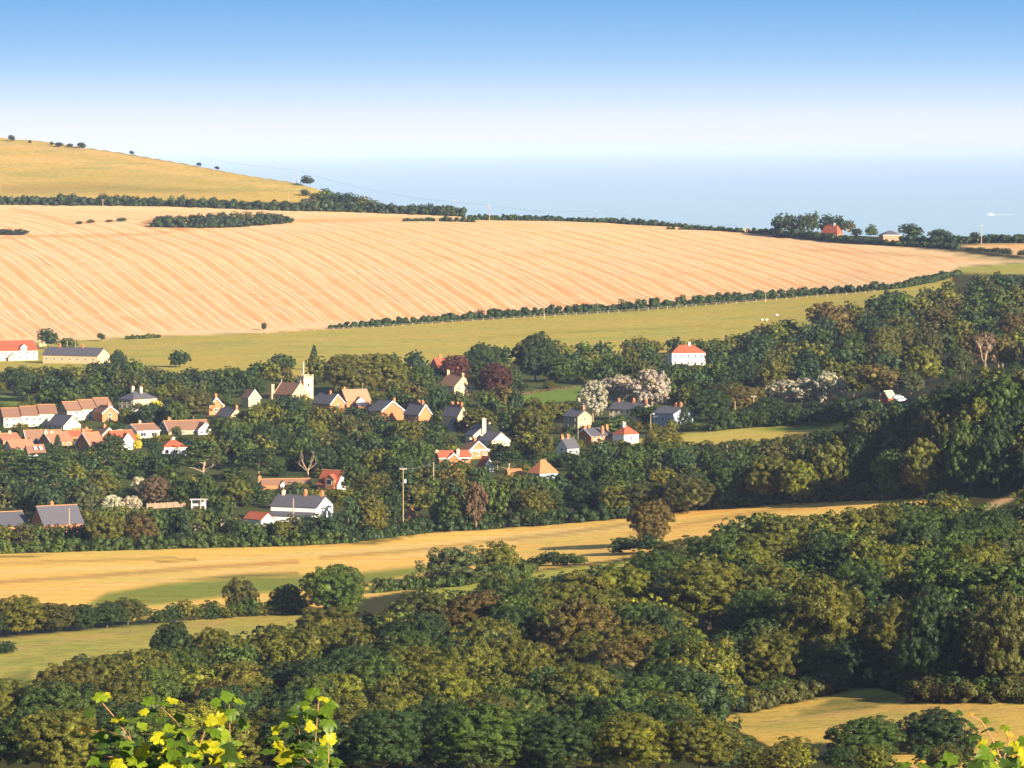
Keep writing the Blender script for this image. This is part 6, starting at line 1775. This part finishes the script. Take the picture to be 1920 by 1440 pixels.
# ------------------------------------------------------------------ the dead tree and other bare stems
def limb(mb, p, d, L, r, depth, rr, k=3):
    pts = [Vector(p)]; dd = Vector(d).normalized(); n = 4
    for i in range(n):
        dd = (dd + Vector((rr.uniform(-.2, .2), rr.uniform(-.2, .2), rr.uniform(-.05, .18)))).normalized()
        pts.append(pts[-1] + dd * L / n)
    mb.tube(pts, [r * (1 - .5 * i / n) for i in range(n + 1)], 6)
    if depth:
        for j in range(k):
            q = pts[rr.randrange(2, n + 1)]
            limb(mb, q, dd + Vector((rr.uniform(-.9, .9), rr.uniform(-.9, .9), rr.uniform(-.2, .5))), L * rr.uniform(.4, .65), r * .45, depth - 1, rr)
def dead_tree(u, v0, v1, label, dirs, seed, name='dead_tree', wpx=1):
    D = dist(u, v1); base = ray(u, v1, D); s = F / D; H = (v1 - v0) / s
    root = empty(name, base); tag(root, label, 'dead tree')
    rr = random.Random(seed)
    tr = MB().tube([(0, 0, -.5), (.1, 0, H * .12), (0, 0, H * .28)], [min(H * .04, .34), min(H * .034, .3), min(H * .03, .26)], 8).build('trunk', M_PALEBARK, root)
    for (dx, dz, L, r) in dirs:
        mb = MB(); limb(mb, (0, 0, H * .22), (dx, rr.uniform(-.2, .2), dz), H * L, min(H * r, .24), 2, rr)
        mb.build('limb', M_PALEBARK, root)
dead_tree(577, 848, 893, 'bare pale dead tree with two forked limbs left of the steep red-roofed house', [(-.75, .8, .62, .026), (.3, 1, .62, .028), (.8, .7, .5, .016), (-.9, .4, .45, .014)], 5)
dead_tree(385, 862, 894, 'pale forked bare limbs inside the flat-tiered pine below the white bungalow', [(-.8, .7, .7, .03), (.8, .8, .8, .03), (.1, 1, .5, .02)], 9)
dead_tree(201, 845, 885, 'short pinkish bare stem below the pink roofs', [(.2, 1, .7, .03), (-.4, .8, .5, .02)], 12)
dead_tree(1698, 1130, 1212, 'thin pale bare stem standing in the dark hollow', [(.05, 1, .8, .012), (-.2, 1, .5, .01)], 14)
dead_tree(1846, 640, 694, 'pale forked bare stems under the pinkish tree of the far wood', [(-.25, 1, .7, .02), (.3, 1, .7, .02), (.05, 1, .6, .018)], 15)
for k, u in enumerate((1872, 1880)):
    dead_tree(u, 660, 692, ['left of two thin pale stems at the right foot of the far wood', 'right of two thin pale stems at the right foot of the far wood'][k], [(.05, 1, .8, .015)], 16 + k)

# ------------------------------------------------------------------ the boat and its wake
def boat():
    D = ZC * F / (403.0 - 280.0)
    o = ray(1858, 403, D); o.z = 0
    root = empty('motor_boat', o, pi); tag(root, 'small white motor boat trailing a wake on the sea at the far right', 'boat')
    sec = [(-8, 2.6, 0), (-8, 2.6, 2.2), (4, 2.6, 2.6), (10, .2, 3.4)]
    V = [(-8, -2.4, 2), (-8, 2.4, 2), (4, 2.5, 2.4), (10, 0, 3.2), (4, -2.5, 2.4), (-8, -1.8, -.4), (-8, 1.8, -.4), (4, 1.6, -.4), (8.5, 0, -.4), (4, -1.6, -.4)]
    MB().add(V, [(0, 4, 3, 2, 1), (5, 6, 7, 8, 9), (0, 1, 6, 5), (1, 2, 7, 6), (2, 3, 8, 7), (3, 4, 9, 8), (4, 0, 5, 9)]).build('hull', M_WHITE, root)
    c = MB().prism([(-4, -1.7, 2.2), (3.5, -1.7, 2.4), (2.2, -1.5, 4.6), (-3.6, -1.5, 4.6)], (0, 3.4, 0)).build('cabin', M_WHITE, root)
    MB().prism([(-3.4, -1.72, 3.2), (2.8, -1.72, 3.3), (2.3, -1.66, 4.0), (-3.4, -1.66, 4.0)], (0, .02, 0)).build('window', M_GLASS, c)
    # foam
    m = plain('sea_foam', (.9, .92, .95), .9, .05, .4)
    V = []; Fc = []; n = 26; rr = random.Random(2)
    for k in range(n):
        x = k * 1.9; w_ = 2.4 + k * .55 + rr.uniform(-.8, .8)
        V += [(x, -w_, .25), (x, 0, .75 + rr.uniform(-.2, .3)), (x, w_, .25)]
        if k: b = 3 * k; Fc += [(b - 3, b, b + 1, b - 2), (b - 2, b + 1, b + 2, b - 1)]
    wo = MB().add(V, Fc).build('wake', m); wo.location = (o.x + 9, o.y, 0)
    tag(wo, kind='stuff')
boat()

# ------------------------------------------------------------------ maple shoots just below the viewpoint
LEAF_OUT = [(0, 0), (.12, -.10), (.30, -.15), (.42, -.07), (.37, .04), (.46, .10), (.58, .22), (.60, .36), (.56, .46), (.46, .42), (.36, .46), (.32, .56), (.30, .68), (.20, .72), (.15, .82), (.06, .92), (0, 1.0)]
def leaf_mesh(fold, droop, seed):
    rr = random.Random(seed)
    R = [(x, y) for x, y in LEAF_OUT]; Lf = [(-x, y) for x, y in LEAF_OUT[1:-1]][::-1]
    out_ = R + Lf
    V = [(0, .30, 0.0)]
    for x, y in out_:
        x *= 1 + rr.uniform(-.06, .06); y *= 1 + rr.uniform(-.04, .04)
        z = abs(x) * fold - (x * x + (y - .2) ** 2) * droop + rr.uniform(-.02, .02)
        V.append((x, y, z))
    n = len(out_)
    Fc = [(0, 1 + i, 1 + (i + 1) % n) for i in range(n)]
    # petiole
    mb = MB().add(V, Fc); mb.tube([(0, 0, 0), (0, -.3, -.05), (0, -.55, -.16)], [.012, .012, .014], 4)
    me = mb.mesh('leaf', None)
    me.polygons.foreach_set('use_smooth', np.ones(len(me.polygons), bool))
    return me
def leaf_material(name, col, tr):
    m, t, b = nodes_of(name)
    b.inputs['Roughness'].default_value = .45
    b.inputs['Specular IOR Level'].default_value = .3
    tcn = t.nodes.new('ShaderNodeTexCoord'); nz = t.nodes.new('ShaderNodeTexNoise'); nz.inputs['Scale'].default_value = 5; nz.inputs['Detail'].default_value = 4
    r = t.nodes.new('ShaderNodeValToRGB')
    r.color_ramp.elements[0].position = .35; r.color_ramp.elements[1].position = .68
    r.color_ramp.elements[0].color = (col[0] * .75, col[1] * .8, col[2], 1); r.color_ramp.elements[1].color = (col[0] * 1.15, col[1] * 1.1, col[2] * 1.1, 1)
    t.links.new(tcn.outputs['Object'], nz.inputs['Vector']); t.links.new(nz.outputs['Fac'], r.inputs[0]); t.links.new(r.outputs[0], b.inputs['Base Color'])
    tn = t.nodes.new('ShaderNodeBsdfTranslucent'); t.links.new(r.outputs[0], tn.inputs['Color'])
    ms = t.nodes.new('ShaderNodeMixShader'); ms.inputs[0].default_value = tr
    t.links.new(b.outputs[0], ms.inputs[1]); t.links.new(tn.outputs[0], ms.inputs[2]); t.links.new(ms.outputs[0], t.nodes['Material Output'].inputs['Surface'])
    return m
LM = {'y': leaf_material('sunlit_yellow_maple_leaf', (.40, .38, .012), .3), 'g': leaf_material('green_maple_leaf', (.10, .17, .012), .35), 'd': leaf_material('dark_green_maple_leaf', (.05, .09, .015), .25), 'l': leaf_material('lime_maple_leaf', (.20, .27, .014), .35), 'o': leaf_material('orange_maple_leaf', (.55, .34, .04), .3)}
M_STEM = plain('reddish_maple_stem', (.38, .19, .10), .7, .2, 9)
LP = {}
for k_, m_ in LM.items():
    for i in range(3):
        me = leaf_mesh([.25, .5, .12][i], [.3, .55, .8][i], i + 3); me.materials.append(m_); LP[(k_, i)] = me
def shoot(label, foot, stems, leaves, D0, seed, filler=()):
    """stems: polylines in px; leaves: (u, v, size px, kind, turn in degrees)"""
    rr = random.Random(seed)
    base = ray(foot[0], foot[1], D0); gz = dlow(D0) - .3
    o = Vector((base.x, D0, gz))
    root = empty('maple_sapling', o); tag(root, label, 'sapling', 'maple saplings on the slope below the viewpoint')
    for si, st in enumerate(stems):
        pts = [ray(u, v, D0 + dd) - o for (u, v, dd) in st]
        if si == 0:
            pts = [Vector((0, 0, -.1)), Vector((pts[0].x * .5, pts[0].y * .5, pts[0].z * .5))] + pts
        rad = [0.0052 - .003 * k / (len(pts) - 1) for k in range(len(pts))] if si == 0 else [0.0032 - .0018 * k / (len(pts) - 1) for k in range(len(pts))]
        MB().tube(pts, rad, 6).build('stem', M_STEM, root)
    leaves = list(leaves)
    for (fu0, fu1, fv0, fv1, n_) in filler:
        for _ in range(n_):
            leaves.append((rr.uniform(fu0, fu1), rr.uniform(fv0, fv1), rr.uniform(24, 44), rr.choice('ddggy'), rr.uniform(-180, 180)))
    for (u, v, sz, kd, turn) in leaves:
        D = D0 + rr.uniform(-.35, .35)
        p = ray(u, v, D) - o
        if kd == 'y' and rr.random() < .42: kd = 'l'
        q = bpy.data.objects.new('leaf', LP[(kd, rr.randrange(3))]); COL.objects.link(q); q.parent = root; q.location = p
        S = sz * D0 / F / 1.2
        q.scale = (S, S, S)
        # face tilted toward viewer and sun
        el_ = rr.uniform(25, 75) if kd == 'y' else rr.uniform(5, 60)
        m = Matrix.Rotation(radians(rr.uniform(-25, 35)), 4, 'Z') @ Matrix.Rotation(radians(el_), 4, 'X') @ Matrix.Rotation(radians(turn), 4, 'Z') @ Matrix.Translation((0, -.35, 0))
        q.rotation_euler = m.to_euler()
D0 = 19.0
rr = random.Random(21)
lv1 = [(191, 1312, 34, 'y', 5), (196, 1308, 22, 'y', -30), (175, 1338, 28, 'd', 80), (204, 1332, 26, 'd', -60), (165, 1370, 30, 'o', 85), (240, 1355, 54, 'y', 15), (224, 1350, 30, 'y', 60), (262, 1366, 26, 'y', -50), (290, 1378, 44, 'y', -120), (282, 1320, 30, 'g', 30),
       (302, 1318, 34, 'g', -40), (318, 1316, 28, 'y', -70), (292, 1334, 26, 'd', 90), (306, 1346, 30, 'g', 160), (275, 1338, 24, 'y', 60), (330, 1348, 28, 'g', -60), (348, 1356, 26, 'y', -80), (349, 1368, 40, 'y', 190), (380, 1350, 20, 'y', -20), (388, 1362, 26, 'y', -50), (410, 1358, 38, 'y', 10),
       (411, 1386, 38, 'y', -20), (330, 1390, 40, 'g', 140), (386, 1410, 60, 'y', 5), (372, 1412, 36, 'y', 70), (328, 1414, 48, 'y', 100), (410, 1418, 30, 'y', -60), (245, 1418, 32, 'g', 60), (262, 1414, 24, 'y', -30), (222, 1390, 34, 'd', 100), (200, 1396, 30, 'd', 60), (215, 1376, 30, 'd', -100),
       (192, 1414, 34, 'g', 70), (185, 1428, 32, 'g', 100), (225, 1432, 46, 'y', 90), (258, 1398, 26, 'd', 0), (300, 1400, 34, 'd', 90), (312, 1380, 30, 'd', -40), (360, 1386, 30, 'd', 60), (350, 1430, 34, 'd', 0), (342, 1434, 34, 'y', -90), (300, 1430, 36, 'd', 60), (270, 1436, 30, 'd', -60), (406, 1434, 40, 'y', -10),
       (412, 1318, 26, 'g', 80), (430, 1314, 34, 'g', 10), (446, 1318, 28, 'y', -60), (420, 1336, 26, 'y', 120), (434, 1330, 30, 'g', 180), (449, 1356, 30, 'g', -100), (442, 1396, 18, 'y', -80), (446, 1415, 18, 'y', -90), (430, 1436, 36, 'y', 10), (375, 1438, 34, 'd', 30), (316, 1440, 34, 'd', 50), (240, 1444, 34, 'd', 10)]
shoot('broad clump of yellow-green maple shoots at the bottom left', (300, 1500), [
    [(300, 1500, 0), (262, 1430, 0), (246, 1390, 0), (215, 1345, 0), (192, 1318, 0)], [(262, 1432, 0), (248, 1400, .05), (242, 1372, .1)], [(290, 1480, .1), (268, 1410, .1), (290, 1384, .1)], [(360, 1500, 0), (365, 1420, 0), (350, 1380, 0), (330, 1352, .1), (302, 1326, .1)],
    [(365, 1420, 0), (385, 1370, .1), (408, 1362, .1)], [(432, 1500, -.1), (432, 1430, -.1), (431, 1380, -.1), (430, 1320, -.1)], [(300, 1480, .2), (220, 1420, .2), (190, 1418, .2)], [(246, 1388, 0), (205, 1372, .1), (170, 1370, .1)]], lv1, D0, 1, [(190, 440, 1385, 1450, 40), (280, 430, 1345, 1390, 6)])
lv2 = [(590, 1304, 34, 'g', 40), (606, 1312, 26, 'y', -20), (610, 1326, 36, 'g', -150), (576, 1322, 28, 'g', 60), (598, 1332, 30, 'g', 180), (616, 1350, 36, 'g', 170), (560, 1330, 24, 'd', 90), (548, 1342, 28, 'g', 30), (552, 1354, 34, 'y', 20), (540, 1360, 26, 'y', 100), (585, 1352, 24, 'y', 10), (592, 1372, 34, 'y', -10),
       (522, 1372, 22, 'y', 60), (520, 1388, 40, 'g', 90), (530, 1398, 36, 'y', 110), (514, 1410, 44, 'g', 85), (545, 1420, 46, 'y', 95), (580, 1404, 38, 'y', 60), (592, 1412, 40, 'g', -20), (612, 1396, 34, 'y', -10), (618, 1388, 24, 'y', -40), (604, 1408, 30, 'y', 170), (622, 1424, 34, 'g', -80), (575, 1434, 40, 'g', 20), (600, 1436, 36, 'd', 40), (630, 1436, 36, 'g', -60), (560, 1385, 26, 'd', 0), (545, 1378, 24, 'd', 60)]
shoot('narrower maple shoot with yellow leaves right of the broad clump', (590, 1510), [
    [(590, 1510, 0), (590, 1430, 0), (592, 1380, 0), (598, 1310, 0)], [(562, 1500, .1), (565, 1420, .1), (560, 1360, .1)], [(600, 1480, -.1), (616, 1430, -.1), (616, 1392, -.1)], [(592, 1440, 0), (545, 1400, 0), (520, 1390, 0)]], lv2, D0 + .3, 2, [(525, 625, 1380, 1450, 16), (570, 615, 1310, 1400, 6)])
lv3 = [(1804, 1338, 26, 'd', 80), (1820, 1340, 16, 'o', 10), (1816, 1356, 24, 'd', -120), (1842, 1352, 26, 'g', -90), (1860, 1370, 34, 'g', 60), (1880, 1366, 28, 'y', -40), (1892, 1380, 26, 'o', -60), (1832, 1376, 36, 'y', 140), (1850, 1396, 30, 'y', 100), (1870, 1400, 40, 'g', 20), (1888, 1412, 30, 'y', -30), (1912, 1392, 34, 'g', -60),
       (1905, 1416, 30, 'o', 20), (1875, 1424, 34, 'd', 90), (1900, 1432, 36, 'd', 60), (1918, 1436, 34, 'y', -20), (1850, 1424, 26, 'g', 120), (1668, 1432, 22, 'y', 60), (1690, 1430, 26, 'g', 90), (1710, 1426, 22, 'o', 0), (1732, 1430, 20, 'o', 20), (1700, 1438, 26, 'g', 10), (1780, 1434, 22, 'g', 0), (1765, 1438, 24, 'd', 60), (1880, 1444, 36, 'd', 60)]
shoot('maple shoot with dark and golden leaves in the bottom right corner', (1890, 1510), [
    [(1890, 1510, 0), (1880, 1430, 0), (1860, 1385, 0), (1840, 1352, 0), (1820, 1342, 0)], [(1880, 1430, 0), (1892, 1390, .1), (1882, 1368, .1)], [(1880, 1440, 0), (1850, 1400, .1), (1834, 1380, .1)], [(1880, 1480, 0), (1780, 1450, 0), (1700, 1436, 0), (1670, 1434, 0)]], [(a, b, c * .85, 'd' if (k % 3 == 1 and d in 'yg') else d, e) for k, (a, b, c, d, e) in enumerate(lv3)], 16.0, 3, [(1845, 1930, 1400, 1450, 12), (1680, 1850, 1432, 1450, 8)])

hedge([(1600, 1262, 30), (1640, 1282, 24), (1690, 1290, 30)], 'dark undergrowth added for shade on the floor of the hollow above the clearing', 'dark green', 8, .3, 20)  # planting added to darken the hollow where shade lies

hedge([(286, 425, 12), (330, 425, 14), (380, 426, 18), (440, 425, 18), (500, 421, 16), (546, 417, 8)], 'thicket under the copse islanded in the stubble', 'dark green', 8, .6, 21)

hedge([(700, 1112, 18), (780, 1104, 22), (860, 1099, 22), (960, 1080, 22), (1000, 1072, 14)], 'low hedge under the grey-green and olive bushes on the straw field edge', 'mid green', 4, .3, 22)
for k_, (u_, v_) in enumerate([(150, 828), (226, 806), (345, 803), (270, 790), (700, 762)]):
    car(u_, v_ + 6, .6 * k_, [M_CARWHITE, M_METAL, M_CARWHITE, M_CARBLUE, M_CARWHITE][k_], ['white car between the pink roofs', 'silver car beside the brown roof with white bargeboard', 'white car above the long brown bungalow', 'blue car behind the white window bungalow', 'white car by the low brick garage'][k_])
